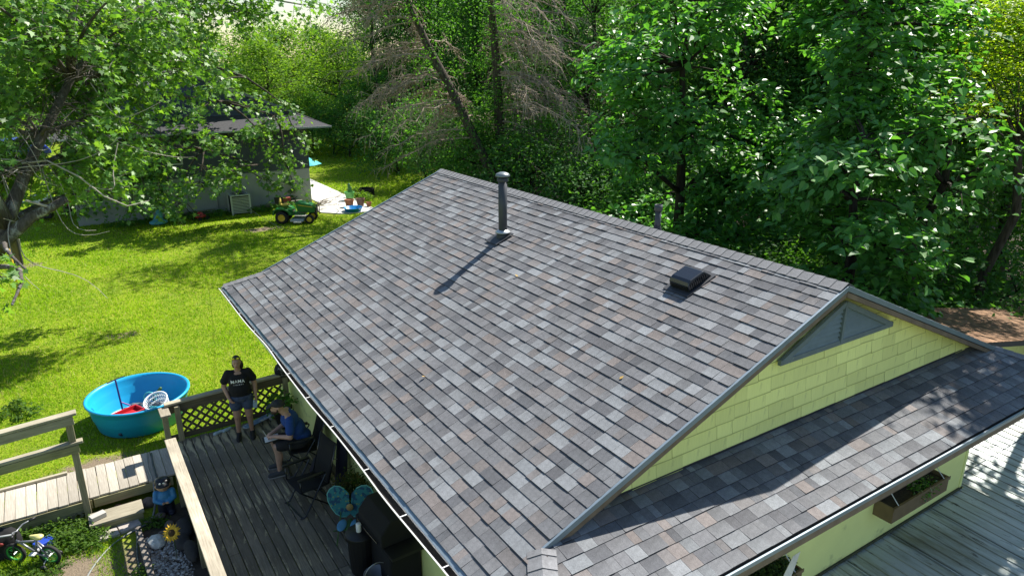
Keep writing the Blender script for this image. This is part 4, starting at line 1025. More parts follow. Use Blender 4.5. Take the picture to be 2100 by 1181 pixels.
blob('shorts', infl([('e',(.0,0,.53),(.155,.185,.10)),('c',(.02,.10,.52),(.36,.125,.54),.094,.078),('c',(.02,-.10,.52),(.38,-.125,.54),.094,.078)],.014), plain('dark_grey_shorts', (.022,.022,.024), .9), mn, .012, 4)
grs = plain('grey_trainer', (.055,.06,.065), .7)
for s_, fx in ((1,.40),(-1,.36)):
    blob('shoe', [('c',(fx-.05,.13*s_,.055),(fx+.16,.14*s_,.04),.05,.042),('c',(fx-.01,.13*s_,.10),(fx-.0,.13*s_,.08),.045,.045)], grs, mn, .01, 3)
    q = MB(); q.prism([(fx-.105,.13*s_-.045),(fx+.12,.14*s_-.05),(fx+.20,.14*s_-.03),(fx+.205,.14*s_+.025),(fx+.12,.14*s_+.05),(fx-.10,.13*s_+.045)], .022, Matrix.Translation((0,0,.002))); q.build('sole', plain('pale_sole', (.30,.30,.29), .7), mn, bevel=.004)
blob('beard', [('e',(.372,0,1.105),(.056,.056,.045)),('c',(.33,.062,1.12),(.33,.066,1.16),.018,.012),('c',(.33,-.062,1.12),(.33,-.066,1.16),.018,.012)], plain('brown_beard', (.05,.025,.014), .7), mn, .008, 3)
blob('cap', [('e',(.315,0,1.235),(.102,.084,.072)),('e',(.29,0,1.215),(.10,.086,.04)),('e',(.44,0,1.215),(.075,.066,.014),('Y',R(28)))], plain('charcoal_cap', (.028,.03,.035), .85), mn, .008, 3)
for s_ in (-1,1):
    q = MB(); q.ell((.408,.028*s_,1.185),(.006,.011,.006), 8, 6); q.build('eye', plain('eye_dark', (.02,.015,.012), .3), mn)
nb = thing('notebook', 'white notepad on a black clipboard on the seated man\'s lap', 'notepad', (2.29,10.67,DZ+.655), R(172))
q = MB(); q.box((-.14,-.11,-.012),(.15,.11,-.002), m=Matrix.Rotation(R(6),4,'Y')); q.build('board', M_BLACKP, nb, bevel=.003)
q = MB(); q.box((-.10,-.09,-.001),(.12,.09,.004), m=Matrix.Rotation(R(6),4,'Y')); q.build('paper', M_WHITE, nb)
q = MB(); q.tube([(2.21,10.70,DZ+.70),(2.17,10.73,DZ+.80)], .005, 6); tag(q.build('pen', plain('pale_pen', (.55,.55,.5), .4)), 'thin pale pen in the seated man\'s hand', 'pen')

# sling chairs on the deck
def sling_chair(label, loc, rz, mat, folded=False):
    c = thing('folding_chair', label, 'chair', loc, rz, 'black sling chairs on the deck')
    fr = M_BLACKMETAL
    for s_ in (-1,1):
        y = .27*s_
        q = MB(); q.tube([(.30,y,.012),(.22,y,.012),(-.16,y,.60),(-.16,y,.62),(.28,y,.63)], .012, 8); q.build('arm_frame', fr, c, smooth=True)
        q = MB(); q.tube([(-.30,y*.94,.012),(-.22,y*.94,.012),(.24,y*.94,.42),(.24,y*.94,.63)], .012, 8); q.build('leg', fr, c, smooth=True)
        q = MB(); q.bar((-.14,y,.645),(.28,y,.648), .05, .022); q.build('armrest', M_BLACKP, c, bevel=.006)
        q = MB(); q.tube([(-.20,y*.9,.40),(-.38,y*.9,1.02)], .012, 8); q.build('back_post', fr, c, smooth=True)
    for x in (.27,-.27):
        q = MB(); q.tube([(x,-.27,.012),(x,.27,.012)], .012, 8); q.build('foot_bar', fr, c)
    def cloth(pts, nm):
        q = MB(); n_ = len(pts); vs = []
        for (x,z) in pts:
            for k in range(7):
                y = -.24 + .08*k; sg = -.02*(1-(y/.24)**2); vs.append((x, y, z+sg))
        q.add(vs, [(i*7+k, i*7+k+1, (i+1)*7+k+1, (i+1)*7+k) for i in range(n_-1) for k in range(6)])
        o = q.build(nm, mat, c, smooth=True); m_ = o.modifiers.new('s','SOLIDIFY'); m_.thickness = .008
    cloth([(.25,.42),(.10,.405),(-.08,.39),(-.20,.395)], 'seat'); cloth([(-.20,.40),(-.26,.62),(-.33,.85),(-.38,1.02)], 'backrest')
    return c
sling_chair('empty black sling chair in the deck shade in front of the seated man', (2.50,9.52,DZ), R(188), M_BLACK)
sling_chair('black sling chair the man in blue sits on', (2.76,10.62,DZ), R(172), M_BLACK)
# navy folded camp chair bag against the wall
nv = thing('folded_chair_bag', 'navy blue folded camp chair leaning on the yellow wall', 'chair bag', (3.06,9.55,DZ), R(5))
blob('bag', [('c',(-.05,0,.06),(.02,-.04,1.0),.085,.075),('c',(-.04,.12,.06),(.03,.08,.92),.075,.06)], M_NAVY, nv, .015, 3)
q = MB(); q.tube([(-.09,-.0,.62),(-.12,.05,.60),(-.08,.14,.62)], .008, 6); q.build('strap', plain('grey_webbing', (.3,.3,.3), .8), nv)
q = MB(); q.tube([(-.02,.0,.95),(.03,.0,1.1)], .012, 6); q.build('pole_end', M_BLACKMETAL, nv)
bpk = blob('backpack', [('e',(2.86,10.12,DZ+.20),(.14,.17,.20)),('e',(2.80,10.16,DZ+.14),(.10,.13,.13))], plain('dark_navy_nylon', (.012,.014,.03), .7), None, .016, 3)
tag(bpk, 'dark navy backpack on the boards beside the seated man', 'backpack')

# child's butterfly chair
bc = thing('butterfly_chair', 'turquoise patterned child\'s folding chair shaped like a butterfly', 'chair', (2.72,8.42,DZ), R(240)); bc.scale = (.92,.92,.95)
def bfly_mat():
    s = N('butterfly_print'); v = s.n('ShaderNodeTexVoronoi'); v.inputs['Scale'].default_value = 16; s.l(s.tc.outputs['Object'], v.inputs[0])
    c = s.mix(s.rng(v.outputs[0], .18, .24, 0, 1), (.20,.28,.08), (.035,.19,.20)); n_ = s.noise(14, 3)
    c = s.mix(s.rng(n_, .52, .56, 0, 1), c, (.02,.07,.13)); s.bsdf(c, .8, 0, .3); return s.m
bfm = bfly_mat(); grn = plain('green_tube', (.06,.16,.03), .45)
for s_ in (-1,1):
    wing = [(0,.06),(.05,.02),(.13,.02),(.22,.07),(.29,.16),(.345,.27),(.355,.36),(.32,.43),(.25,.475),(.17,.47),(.09,.43),(.02,.36)]
    m_ = Matrix.Translation((-.08,0,.30)) @ Matrix.Rotation(R(-24),4,'Y') @ Matrix(((0,0,1,0),(s_,0,0,0),(0,1,0,0),(0,0,0,1)))
    q = MB(); q.prism(wing, .012, m_); q.build('back_wing', bfm, bc, bevel=.004)
    q = MB(); pts = [m_ @ V((x,y,.006)) for x,y in wing[1:-1]]; q.tube(pts, .010, 6); q.build('wing_piping', plain('teal_piping', (.12,.38,.34), .6), bc, smooth=True)
    q = MB(); q.ell((.10,.10*s_,.30),(.15,.075,.02), 14, 6, m=None); q.build('seat_wing', plain('sky_blue_cloth', (.08,.26,.46), .8), bc, smooth=True)
q = MB(); q.ell((.05,0,.27),(.17,.06,.03), 12, 6); q.build('seat', plain('green_cloth', (.04,.10,.03), .8), bc, smooth=True)
q = MB(); q.ell((-.10,0,.47),(.03,.055,.06), 12, 8); q.build('face_patch', plain('tan_patch', (.35,.24,.09), .8), bc, smooth=True)
for a, b in (((-.17,-.18,.012),(.20,.16,.30)),((-.17,.18,.012),(.20,-.16,.30)),((.20,-.18,.012),(-.14,-.14,.42)),((.20,.18,.012),(-.14,.14,.42)),((-.17,-.2,.012),(.22,-.2,.29)),((.22,.2,.012),(-.17,.2,.29))):
    q = MB(); q.tube([a,b], .009, 6); q.build('leg', grn, bc, smooth=True)
cup = MB(); cup.lathe([(0,0),(.03,0),(.04,.11),(.036,.11),(.028,.008),(0,.008)], 16); tag(cup.build('paper_cup', plain('white_paper', (.6,.6,.62), .7), smooth=True, loc=(2.62,8.18,DZ)), 'white paper cup on the boards under the butterfly chair', 'cup')
# grill and clutter in the dark corner
gl = thing('covered_grill', 'black covered barbecue in the shade by the yellow wall', 'grill', (2.93,7.55,DZ), R(2))
q = MB(); q.box((-.22,-.55,.0),(.22,.55,.62)); q.build('cabinet', M_BLACK, gl, bevel=.03)
q = MB(); q.prism([(-.24,.62),(.24,.62),(.24,.84),(.12,.98),(-.10,.98),(-.24,.82)], .72, Matrix(((1,0,0,0),(0,0,1,-.36),(0,1,0,0),(0,0,0,1)))); q.build('lid', M_BLACK, gl, bevel=.02)
q = MB(); q.box((-.22,-.62,.60),(.22,-.37,.64)); q.build('side_shelf', M_BLACKP, gl)
q = MB(); q.tube([(-.27,-.3,.70),(-.28,0,.70),(-.27,.3,.70)], .012, 6); q.build('handle', M_BLACKMETAL, gl)
bn = thing('black_bin', 'black lidded bin with a white can on it beside the barbecue', 'bin', (2.62,7.72,DZ))
q = MB(); q.lathe([(0,0),(.15,0),(.18,.52),(.19,.52),(.19,.56),(0,.56)], 20); q.build('bin', M_BLACKP, bn, smooth=False)
q = MB(); q.lathe([(0,.56),(.20,.56),(.19,.59),(.05,.62),(0,.62)], 20); q.build('lid', M_BLACKP, bn, smooth=True)
can = MB(); can.lathe([(0,0),(.032,0),(.034,.005),(.034,.115),(.028,.122),(0,.122)], 16); tag(can.build('drink_can', M_WHITE, smooth=True, loc=(2.60,7.70,DZ+.62)), 'white drink can standing on the black bin', 'can')
ball = MB(); ball.ell((0,0,.075),(.075,.075,.075), 16, 12); o = ball.build('toy_ball', plain('white_black_ball', (.55,.55,.55), .5, dirt=((.01,.01,.01), 16, .52)), smooth=True, loc=(2.62,8.0,DZ)); tag(o, 'black and white ball on the boards by the bin', 'ball')
bu = thing('bucket', 'grey bucket with wire handle at the near end of the deck', 'bucket', (2.62,7.2,DZ))
q = MB(); q.lathe([(0,.01),(.12,.01),(.155,.30),(.165,.30),(.165,.285),(.15,.285),(.125,0),(0,0)], 24); q.build('pail', plain('grey_pail', (.20,.21,.23), .5), bu, smooth=True)
q = MB(); q.tube([(.16*math.cos(a),.0,.29+.16*math.sin(a)) for a in [i*math.pi/10 for i in range(11)]], .005, 6); q.build('handle', M_GALV, bu, smooth=True)
for k, (x, y, lab) in enumerate(((1.70,12.50,'pale blue slipper at the foot of the lattice screen, on the left'),(1.86,12.53,'pale blue slipper at the foot of the lattice screen, on the right'))):
    o = blob('slipper', [('c',(x,y,DZ+.025),(x+.12,y+.06,DZ+.02),.035,.03)], plain('pale_blue_rubber', (.40,.52,.58), .6), None, .012, 2); tag(o, lab, 'slipper')
sb = thing('skateboard', 'blue and white skateboard lying by the lattice screen', 'skateboard', (2.48,12.48,DZ+.07), R(24))
q = MB(); q.prism([(-.34,-.03),(-.30,-.075),(.30,-.075),(.34,-.03),(.34,.03),(.30,.075),(-.30,.075),(-.34,.03)], .014); q.build('board', plain('blue_board', (.10,.20,.38), .4, dirt=((.6,.62,.62), 7, .5)), sb, bevel=.004)
for x in (-.22,.22):
    for y in (-.06,.06):
        q = MB(); q.lathe([(0,-.018),(.027,-.018),(.027,.018),(0,.018)], 12, Matrix.Translation((x,y,-.042)) @ Matrix.Rotation(R(90),4,'X')); q.build('wheel', M_WHITE, sb)
pk = blob('patterned_bag', [('e',(3.04,12.74,1.36),(.13,.11,.15)),('e',(3.08,12.72,1.46),(.10,.09,.09))], plain('black_white_pattern', (.012,.012,.018), .8, dirt=((.45,.45,.46), 15, .55)), None, .015, 3)
tag(pk, 'black and white patterned bag on the corner of the lattice screen', 'bag')

# ------------------------------------------------------------------ the neighbouring house and its yard
ang = math.atan2(math.sin(R(2)), -math.cos(R(2)))      # direction of its near wall, from the right corner
nbh = thing('grey_house', 'dark blue-grey sided house with pale foundation behind the maple', 'house', (10.66,34.61,0), ang - math.pi)
# local frame: -x runs left along the near wall, +y runs away from us
SID = plain('dark_blue_siding', (.060,.070,.090), .6, var=.12, scale=2, bump=.1); FND = plain('pale_foundation', (.33,.345,.35), .85, var=.1, scale=1.4, bump=.3)
W, D, FZ, EZ2, PK = 10.0, 5.5, 1.72, 3.78, 6.15
q = MB(); q.box((-W,0,0),(0,D,FZ)); q.build('foundation', FND, nbh)
def lap(x0, x1, y, z0, z1, clip=None):
    q = MB(); z = z0; e = .115
    while z < z1 - .02:
        zt = min(z+e, z1)
        a0, a1, b0, b1 = x0, x1, x0, x1
        if clip: a0, a1 = clip(z); b0, b1 = clip(zt)
        if a1 - a0 > .05:
            q.add([(a0,y-.022,z),(a1,y-.022,z),(b1,y-.004,zt),(b0,y-.004,zt),(a0,y,z),(a1,y,z)], [(0,1,2,3),(4,5,1,0)])
        z += e
    return q
q = MB(); q.box((-W,.0,FZ),(0,D,EZ2)); wl = q.build('wall', SID, nbh)
lap(-W-.01, .01, -.002, FZ-.03, EZ2).build('siding', SID, wl)
q = lap(.01, D, 0, FZ-.03, EZ2); q.v = [(-v[1]+.002, v[0], v[2]) for v in q.v]; q.build('siding', SID, wl)
q = MB(); q.bar((.0,-.02,FZ),(.0,-.02,EZ2), .05, .05, up=(1,0,0)); q.build('corner_trim', SID, wl)
cl = lambda z: (-W/2 - (W/2+.9)*(PK+.05-z)/(PK+.05-EZ2), -W/2 + (W/2+.9)*(PK+.05-z)/(PK+.05-EZ2))
lap(0, 0, .30, EZ2+.3, PK-.02, cl).build('gable_siding', plain('navy_siding', (.045,.060,.115), .6), nbh)
RSH = plain('charcoal_roof_shingle', (.050,.050,.056), .9, var=.3, scale=12, bump=.5, bscale=50)
def slab2(pts, th, nm, mat=RSH, par=nbh):
    q = MB(); n_ = len(pts); vs = [V(p) for p in pts] + [V(p)-V((0,0,th)) for p in pts]
    q.add(vs, [tuple(range(n_)), tuple(reversed(range(n_,2*n_)))] + [(i, n_+i, n_+(i+1)%n_, (i+1)%n_) for i in range(n_)]); return q.build(nm, mat, par)
sk2 = (PK+.1-EZ2)/(W/2+.95); ov = .95; e0 = EZ2-.02; xh2 = ov-1.25; zh2 = e0+1.25*sk2+.02
slab2([(-W/2,.2,PK+.1),(xh2,.2,zh2),(ov,-1.0,e0),(ov,D+.5,e0),(-W/2,D+.5,PK+.1)], .06, 'roof')
slab2([(-W/2,.2,PK+.1),(-W/2,D+.5,PK+.1),(-W-ov,D+.5,e0),(-W-ov,-1.0,e0),(-W-xh2,.2,zh2)], .06, 'roof')
slab2([(-W-ov,-1.0,e0-.004),(ov,-1.0,e0-.004),(xh2+.02,.34,zh2+.03),(-W-xh2-.02,.34,zh2+.03)], .05, 'skirt_roof')
q = MB(); q.bar((-W-ov,-1.01,EZ2-.06),(ov,-1.01,EZ2-.06), .03, .075); q.build('fascia', plain('pale_grey_fascia', (.40,.41,.41), .5), nbh)
q = MB(); q.bar((ov+.01,-1.0,EZ2-.06),(ov+.01,D,EZ2-.06), .03, .075); q.build('fascia', plain('pale_grey_fascia', (.40,.41,.41), .5), nbh)
q = MB(); q.box((-W-ov+.02,-.98,EZ2-.11),(ov-.02,-.03,EZ2-.085)); q.build('soffit', plain('dark_soffit', (.14,.14,.14), .8), nbh)
for s_ in (0,1):
    a = (-W/2,.18,PK+.05); b = (xh2,.18,zh2-.0) if s_ else (-W-xh2,.18,zh2-.0); q = MB(); q.bar(a, b, .03, .12); q.build('rake_trim', plain('grey_rake_trim', (.17,.18,.19), .5), nbh)
win = MB(); win.box((-6.8,-.05,2.3),(-5.6,-.02,3.3)); wo_ = win.build('window', plain('white_window_frame', (.6,.6,.6), .5), nbh)
for a in ((-6.72,-6.24),(-6.16,-5.68)):
    q = MB(); q.box((a[0],-.056,2.38),(a[1],-.051,3.22)); q.build('pane', plain('dark_glass', (.02,.025,.03), .08, spec=.8), wo_)
# electric meter and outdoor unit
nm4 = Matrix.Translation((10.66,34.61,0)) @ Matrix.Rotation(ang-math.pi,4,'Z')
def NL(x, y, z): return nm4 @ V((x,y,z))
mt = thing('electric_meter', 'round electric meter and grey box on the pale foundation', 'meter', NL(-4.55,-.02,1.25), ang-math.pi)
q = MB(); q.box((-.13,-.10,-.2),(.13,-.0,.22)); q.build('socket_box', plain('grey_meter_box', (.42,.44,.45), .5), mt, bevel=.01)
q = MB(); q.lathe([(0,0),(.11,0),(.12,.05),(.09,.10),(0,.12)], 20, Matrix.Translation((-.32,-.0,.10)) @ Matrix.Rotation(R(90),4,'X')); q.build('meter_glass', plain('meter_dark', (.03,.035,.04), .15), mt, smooth=True)
q = MB(); q.lathe([(.12,0),(.145,0),(.145,.05),(.12,.05)], 20, Matrix.Translation((-.32,-.0,.10)) @ Matrix.Rotation(R(90),4,'X')); q.build('meter_ring', M_GALV, mt, smooth=True)
q = MB(); q.tube([(.20,-.04,-1.2),(.20,-.04,.5)], .025, 8); q.build('conduit', plain('grey_conduit', (.2,.21,.22), .5), mt)
ac = thing('air_conditioner', 'pale louvred air conditioner condenser against the foundation', 'air conditioner', NL(-3.55,-.75,0), ang-math.pi)
acm = plain('pale_grey_enamel', (.50,.53,.52), .45, var=.06)
q = MB(); q.box((-.39,-.39,.05),(.39,.39,.85)); q.build('core', plain('dark_coil', (.03,.032,.034), .7), ac)
for sx in (-1,1):
    for sy in (-1,1):
        q = MB(); q.box((sx*.40-.035,sy*.40-.035,.0),(sx*.40+.035,sy*.40+.035,.88)); q.build('corner_post', acm, ac, bevel=.006)
for k in range(11):
    z = .10 + k*.068
    q = MB(); q.bar((-.365,-.405,z),(.365,-.405,z), .02, .04, up=(0,-.5,1)); q.build('louvre', acm, ac)
    q = MB(); q.bar((.405,-.365,z),(.405,.365,z), .02, .04, up=(.5,0,1)); q.build('louvre', acm, ac)
q = MB(); q.box((-.43,-.43,.86),(.43,.43,.91)); q.build('top', acm, ac, bevel=.012)
q = MB()
for r_ in (.10,.18,.26,.33): q.tube([(r_*math.cos(a),r_*math.sin(a),.925) for a in [i*math.pi/12 for i in range(25)]], .008, 4)
q.build('fan_grille', M_BLACKP, ac)
# clutter against that wall
cw = plain('old_lumber', (.20,.185,.16), .85, var=.3)
for k, (a, b, z) in enumerate(((-2.6,-.4,.10),(-2.9,-.9,.17),(-2.3,-.6,.24),(-6.2,-4.4,.12),(-6.0,-4.6,.22))):
    p0, p1 = NL(a,-.45-.08*k%.2,z), NL(b,-.5,z+.02); q = MB(); q.bar(p0, p1, .12, .05); tag(q.build('lumber', cw), 'weathered board in the pile along the foundation, ' + ('right of' if a > -3.5 else 'left of') + ' the air conditioner', 'lumber', 'boards stacked at the neighbour')
q = MB(); q.box((-.18,-.12,0),(.18,.12,.2)); o = q.build('red_box', plain('faded_red', (.28,.05,.04), .7), bevel=.01); o.location = NL(-1.35,-.5,.27); tag(o, 'faded red box on the board pile by the foundation', 'box')
st_ = blob('blue_toy_slide', [('c',(0,0,.1),(.1,0,.62),.22,.12),('e',(0,-.1,.12),(.38,.3,.12))], plain('pale_blue_plastic', (.10,.36,.52), .4), None, .03, 3); st_.location = NL(-7.05,-1.3,0); tag(st_, 'pale blue plastic toy on the shaded grass by the foundation', 'toy')
pm_ = thing('push_mower', 'red push mower in the shade below the house wall', 'push mower', NL(-5.35,-1.35,0), R(30))
blob('deck', [('e',(0,0,.18),(.26,.22,.10)),('e',(0,0,.28),(.13,.13,.10))], plain('red_mower_paint', (.32,.02,.02), .4), pm_, .025, 2)
for sx in (-.2,.2):
    for sy in (-.22,.22):
        q = MB(); q.lathe([(0,-.02),(.09,-.02),(.09,.02),(0,.02)], 14, Matrix.Translation((sx,sy,.09)) @ Matrix.Rotation(R(90),4,'X')); q.build('wheel', tyre, pm_)
q = MB(); q.tube([(-.2,-.18,.2),(-.75,-.2,.9),(-.75,.2,.9),(-.2,.18,.2)], .014, 6); q.build('handle', M_BLACKMETAL, pm_)
# riding mower
rm_ = thing('riding_mower', 'green riding mower with yellow seat and wheels on the lawn', 'riding mower', (8.75,30.75,0), math.atan2(-.5,.86))
MG = plain('mower_green', (.012,.145,.028), .3, 0, .6, var=.06); MY = plain('mower_yellow', (.62,.42,.02), .45, var=.1)
q = MB(); hood_ = [(.10,.50),(.80,.44),(.86,.56),(.84,.74),(.66,.82),(.12,.93),(.02,.88)]
q.prism(hood_, .50, Matrix(((1,0,0,0),(0,0,-1,.25),(0,1,0,0),(0,0,0,1)))); q.build('hood', MG, rm_, bevel=.04)
q = MB(); q.bar((.14,-.256,.80),(.76,-.256,.70), .006, .03); q.build('yellow_stripe', MY, rm_)
q = MB(); q.box((.84,-.20,.42),(.895,.20,.74)); q.build('grille', M_BLACKP, rm_, bevel=.015)
q = MB(); q.tube([(.93,-.22,.30),(.95,-.22,.70),(.95,.22,.70),(.93,.22,.30)], .018, 8); q.build('brush_guard', M_BLACKMETAL, rm_, smooth=True)
q = MB(); q.box((-.30,-.30,.36),(.42,.30,.42)); q.build('footplate', MG, rm_, bevel=.015)
q = MB(); q.box((-.85,-.24,.40),(-.1,.24,.58)); q.build('rear_body', MG, rm_, bevel=.04)
for s_ in (-1,1):
    pts = [(-.92,.40),(-.88,.60),(-.74,.70),(-.42,.70),(-.22,.60),(-.10,.40),(-.18,.40),(-.28,.56),(-.45,.63),(-.72,.63),(-.82,.56),(-.86,.40)]
    q = MB(); q.prism(pts, .30, Matrix(((1,0,0,0),(0,0,-1,.49 if s_ > 0 else -.19),(0,1,0,0),(0,0,0,1)))); q.build('fender', MG, rm_, bevel=.015)
    for (x, r_, w) in ((-.55,.28,.24),(.62,.20,.16)):
        c = .36*s_ if x < 0 else .36*s_
        q = MB(); q.lathe([(r_*.55,-w/2),(r_*.9,-w/2),(r_,-w*.3),(r_,w*.3),(r_*.9,w/2),(r_*.55,w/2)], 28, Matrix.Translation((x,c,r_)) @ Matrix.Rotation(R(90),4,'X')); o = q.build('wheel', tyre, rm_, smooth=True)
        q = MB(); q.lathe([(0,-w*.40),(r_*.2,-w*.42),(r_*.45,-w*.3),(r_*.56,-w*.5),(r_*.56,w*.5),(r_*.45,w*.3),(r_*.2,w*.42),(0,w*.40)], 20, Matrix.Translation((x,c,r_)) @ Matrix.Rotation(R(90),4,'X')); q.build('rim', MY, o, smooth=True)
blob('seat', [('e',(-.45,0,.78),(.22,.22,.06)),('e',(-.64,0,.92),(.06,.21,.17))], plain('yellow_seat_vinyl', (.55,.42,.08), .5), rm_, .02, 3)
q = MB(); q.bar((-.70,0,.82),(-.72,0,1.1), .38, .03, up=(0,1,0)); q.build('seat_back_shell', M_BLACKP, rm_, bevel=.01)
q = MB(); q.tube([(.06,0,.86),(-.06,0,1.02)], .025, 8); q.build('steering_column', M_BLACKP, rm_)
sm_ = Matrix.Translation((-.07,0,1.03)) @ Matrix.Rotation(R(-32),4,'Y'); q = MB(); q.tube([sm_ @ V((.19*math.cos(a),.19*math.sin(a),0)) for a in [i*math.pi/12 for i in range(25)]], .016, 8); q.tube([sm_ @ V((-.18,0,0)), sm_ @ V((.18,0,0))], .012, 6); q.build('steering_wheel', M_BLACKP, rm_, smooth=True)
q = MB(); q.box((-.20,-.52,.10),(.40,.52,.22)); q.build('mower_deck', plain('pale_deck_metal', (.40,.40,.39), .5, .2), rm_, bevel=.05)
q = MB(); q.box((.0,-.72,.10),(.32,-.52,.17)); q.build('discharge_chute', plain('pale_deck_metal', (.40,.40,.39), .5, .2), rm_, bevel=.02)
# things on the concrete
kp = thing('paddling_pool', 'small bright blue paddling pool on the concrete', 'paddling pool', (11.55,31.35,.05))
q = MB(); q.lathe([(0,.012),(.34,.012),(.40,.17),(.43,.18),(.44,.165),(.42,.16),(.36,.0),(0,.0)], 36); q.build('pool', plain('bright_blue_plastic', (.01,.22,.55), .35), kp, smooth=True)
def pot(name, loc, r_, h, mat, label, plant=None):
    t_ = thing(name, label, 'plant pot', loc)
    q = MB(); q.lathe([(0,0),(r_*.68,0),(r_*.95,h*.82),(r_*1.04,h*.82),(r_*1.04,h),(r_*.92,h),(r_*.88,h*.85),(0,h*.85)], 20); q.build('pot', mat, t_, smooth=False); return t_
TC = plain('terracotta', (.33,.14,.07), .85)
pot('flower_pot', (11.75,32.35,.05), .22, .36, TC, 'terracotta pot just behind the blue paddling pool')
pot('flower_pot', (12.25,32.2,.05), .21, .38, plain('brown_glaze', (.16,.09,.06), .6), 'brown pot at the path edge right of the paddling pool')
pot('flower_pot', (12.55,31.9,.05), .13, .22, TC, 'smallest terracotta pot at the edge of the path')
gp = pot('flower_pot', (12.35,33.9,.05), .24, .42, plain('green_pot', (.12,.38,.10), .5), 'green pot with a columnar cactus on the path')
q = MB(); 
for a, b, r_ in (((0,0,.34),(0,0,.85),.07),((.1,.02,.34),(.14,.02,.66),.05)): q.lathe([(r_,0),(r_*1.05,(b[2]-a[2])*.5),(r_*.9,(b[2]-a[2])*.9),(.02,(b[2]-a[2]))], 10, Matrix.Translation(a))
q.build('cactus', plain('cactus_green', (.05,.16,.05), .6), gp)
fr = thing('fire_ring', 'black round fire ring with ash on the far lawn', 'fire ring', (13.65,34.95,0))
q = MB(); q.lathe([(.38,.0),(.42,.0),(.42,.34),(.38,.34),(.38,.0)], 28); q.build('ring', plain('sooty_metal', (.02,.018,.017), .8, var=.4, scale=8), fr)
stone_obj('ash', (0,0,.14), (.33,.33,.14), plain('grey_ash', (.30,.29,.28), .95, var=.4, scale=10, bump=.8), seed=5, parent=fr)
um = thing('patio_umbrella', 'turquoise patio umbrella showing past the corner of the grey house', 'umbrella', (11.75,39.3,0))
q = MB(); um_n = 8; vs = [(0,0,1.75)] + [(1.05*math.cos(i*math.pi/4+.3),1.05*math.sin(i*math.pi/4+.3),1.22) for i in range(8)]; q.add(vs, [(0,1+i,1+(i+1)%8) for i in range(8)])
o = q.build('canopy', plain('turquoise_canvas', (.06,.42,.46), .8), um); m_ = o.modifiers.new('s','SOLIDIFY'); m_.thickness = .006
q = MB(); q.tube([(0,0,.1),(0,0,1.8)], .022, 8); q.build('pole', M_GALV, um); q = MB(); q.lathe([(0,.05),(.25,.05),(.24,.09),(.04,.13),(0,.13)], 20); q.build('base', M_BLACKP, um)
# branches cut and piled on the path behind the mower
bp = random.Random(12); 
q = MB()
for k in range(9):
    a = V((10.2+bp.uniform(-.4,.3), 32.6+bp.uniform(-.3,.3), .12+bp.uniform(0,.2))); b = a + V((bp.uniform(.7,1.5), bp.uniform(-.35,.35), bp.uniform(-.05,.35))); mid = (a+b)/2 + V((0,0,bp.uniform(-.05,.08)))
    q.tube([a,mid,b], [.016,.013,.006], 5)
    for j in range(3):
        c = a.lerp(b, bp.uniform(.4,.9)); q.tube([c, c+V((bp.uniform(.1,.35),bp.uniform(-.2,.2),bp.uniform(.05,.25)))], [.008,.004], 4)
tag(q.build('brush_pile', plain('dry_twig', (.22,.17,.13), .9)), 'pile of bare cut branches on the concrete behind the mower', 'brush pile')
# cable from the meter to the yellow house
a, b = NL(-4.35,-.05,1.9), V((4.55,13.95,3.35)); pts = []
for i in range(25):
    t_ = i/24; p = a.lerp(b, t_); p.z -= .55*4*t_*(1-t_); pts.append(p)
q = MB(); q.tube(pts, .005, 6); tag(q.build('service_cable', M_BLACKP), 'thin black cable sagging between the two houses', 'cable')
# utility pole with guarded guy wire
up_ = thing('utility_pole', 'grey weathered utility pole behind the maple trunk', 'utility pole', (-1.5,29.55,0))
q = MB(); q.tube([(0,0,0),(0,0,9.5)], [.19,.14], 14); q.build('pole', wood('pole_wood', (.21,.185,.15), (.11,.095,.075), 'z'), up_, smooth=True)
q = MB(); q.tube([(.15,-.12,0),(.15,-.12,7)], .03, 8); q.build('conduit', plain('dark_conduit', (.04,.04,.04), .6), up_)
gw = thing('guy_wire', 'yellow guarded guy wire anchored in the lawn before the pole', 'guy wire', (-1.42,25.35,0))
d_ = (V((-1.5,29.5,8.0))-V((-1.42,25.35,0)))
q = MB(); q.tube([d_*.0,d_*.29], .035, 8); q.build('guard', MY, gw, smooth=True); q = MB(); q.tube([d_*.29,d_], .008, 5); q.build('wire', M_GALV, gw)
# grill and cooler at the far left, cars behind
g2 = thing('gas_grill', 'white and black gas grill on the shaded lawn behind the maple', 'grill', (-.55,37.3,0), R(-10))
q = MB(); q.box((-.35,-.28,.1),(.35,.28,.80)); q.build('cart', M_BLACKP, g2, bevel=.02)
q = MB(); q.box((-.75,-.25,.80),(-.36,.25,.84)); q.build('side_table', M_WHITE, g2); q = MB(); q.box((.36,-.25,.80),(.75,.25,.84)); q.build('side_table', M_WHITE, g2)
q = MB(); q.prism([(-.28,.8),(.28,.8),(.28,.98),(.12,1.12),(-.14,1.12),(-.28,.95)], .70, Matrix(((0,0,1,-.35),(1,0,0,0),(0,1,0,0),(0,0,0,1)))); q.build('lid', M_WHITE, g2, bevel=.02)
rc = thing('red_cooler', 'red cooler on a stand beside the gas grill', 'cooler', (.55,37.6,0))
q = MB(); q.box((-.34,-.2,.5),(.34,.2,.85)); q.build('body', rm, rc, bevel=.03); q = MB(); q.box((-.35,-.21,.85),(.35,.21,.92)); q.build('lid', plain('dark_red', (.3,.015,.02), .4), rc, bevel=.02)
for sx in (-.28,.28):
    q = MB(); q.box((sx-.03,-.18,0),(sx+.03,.18,.5)); q.build('leg', M_WOODZ, rc)
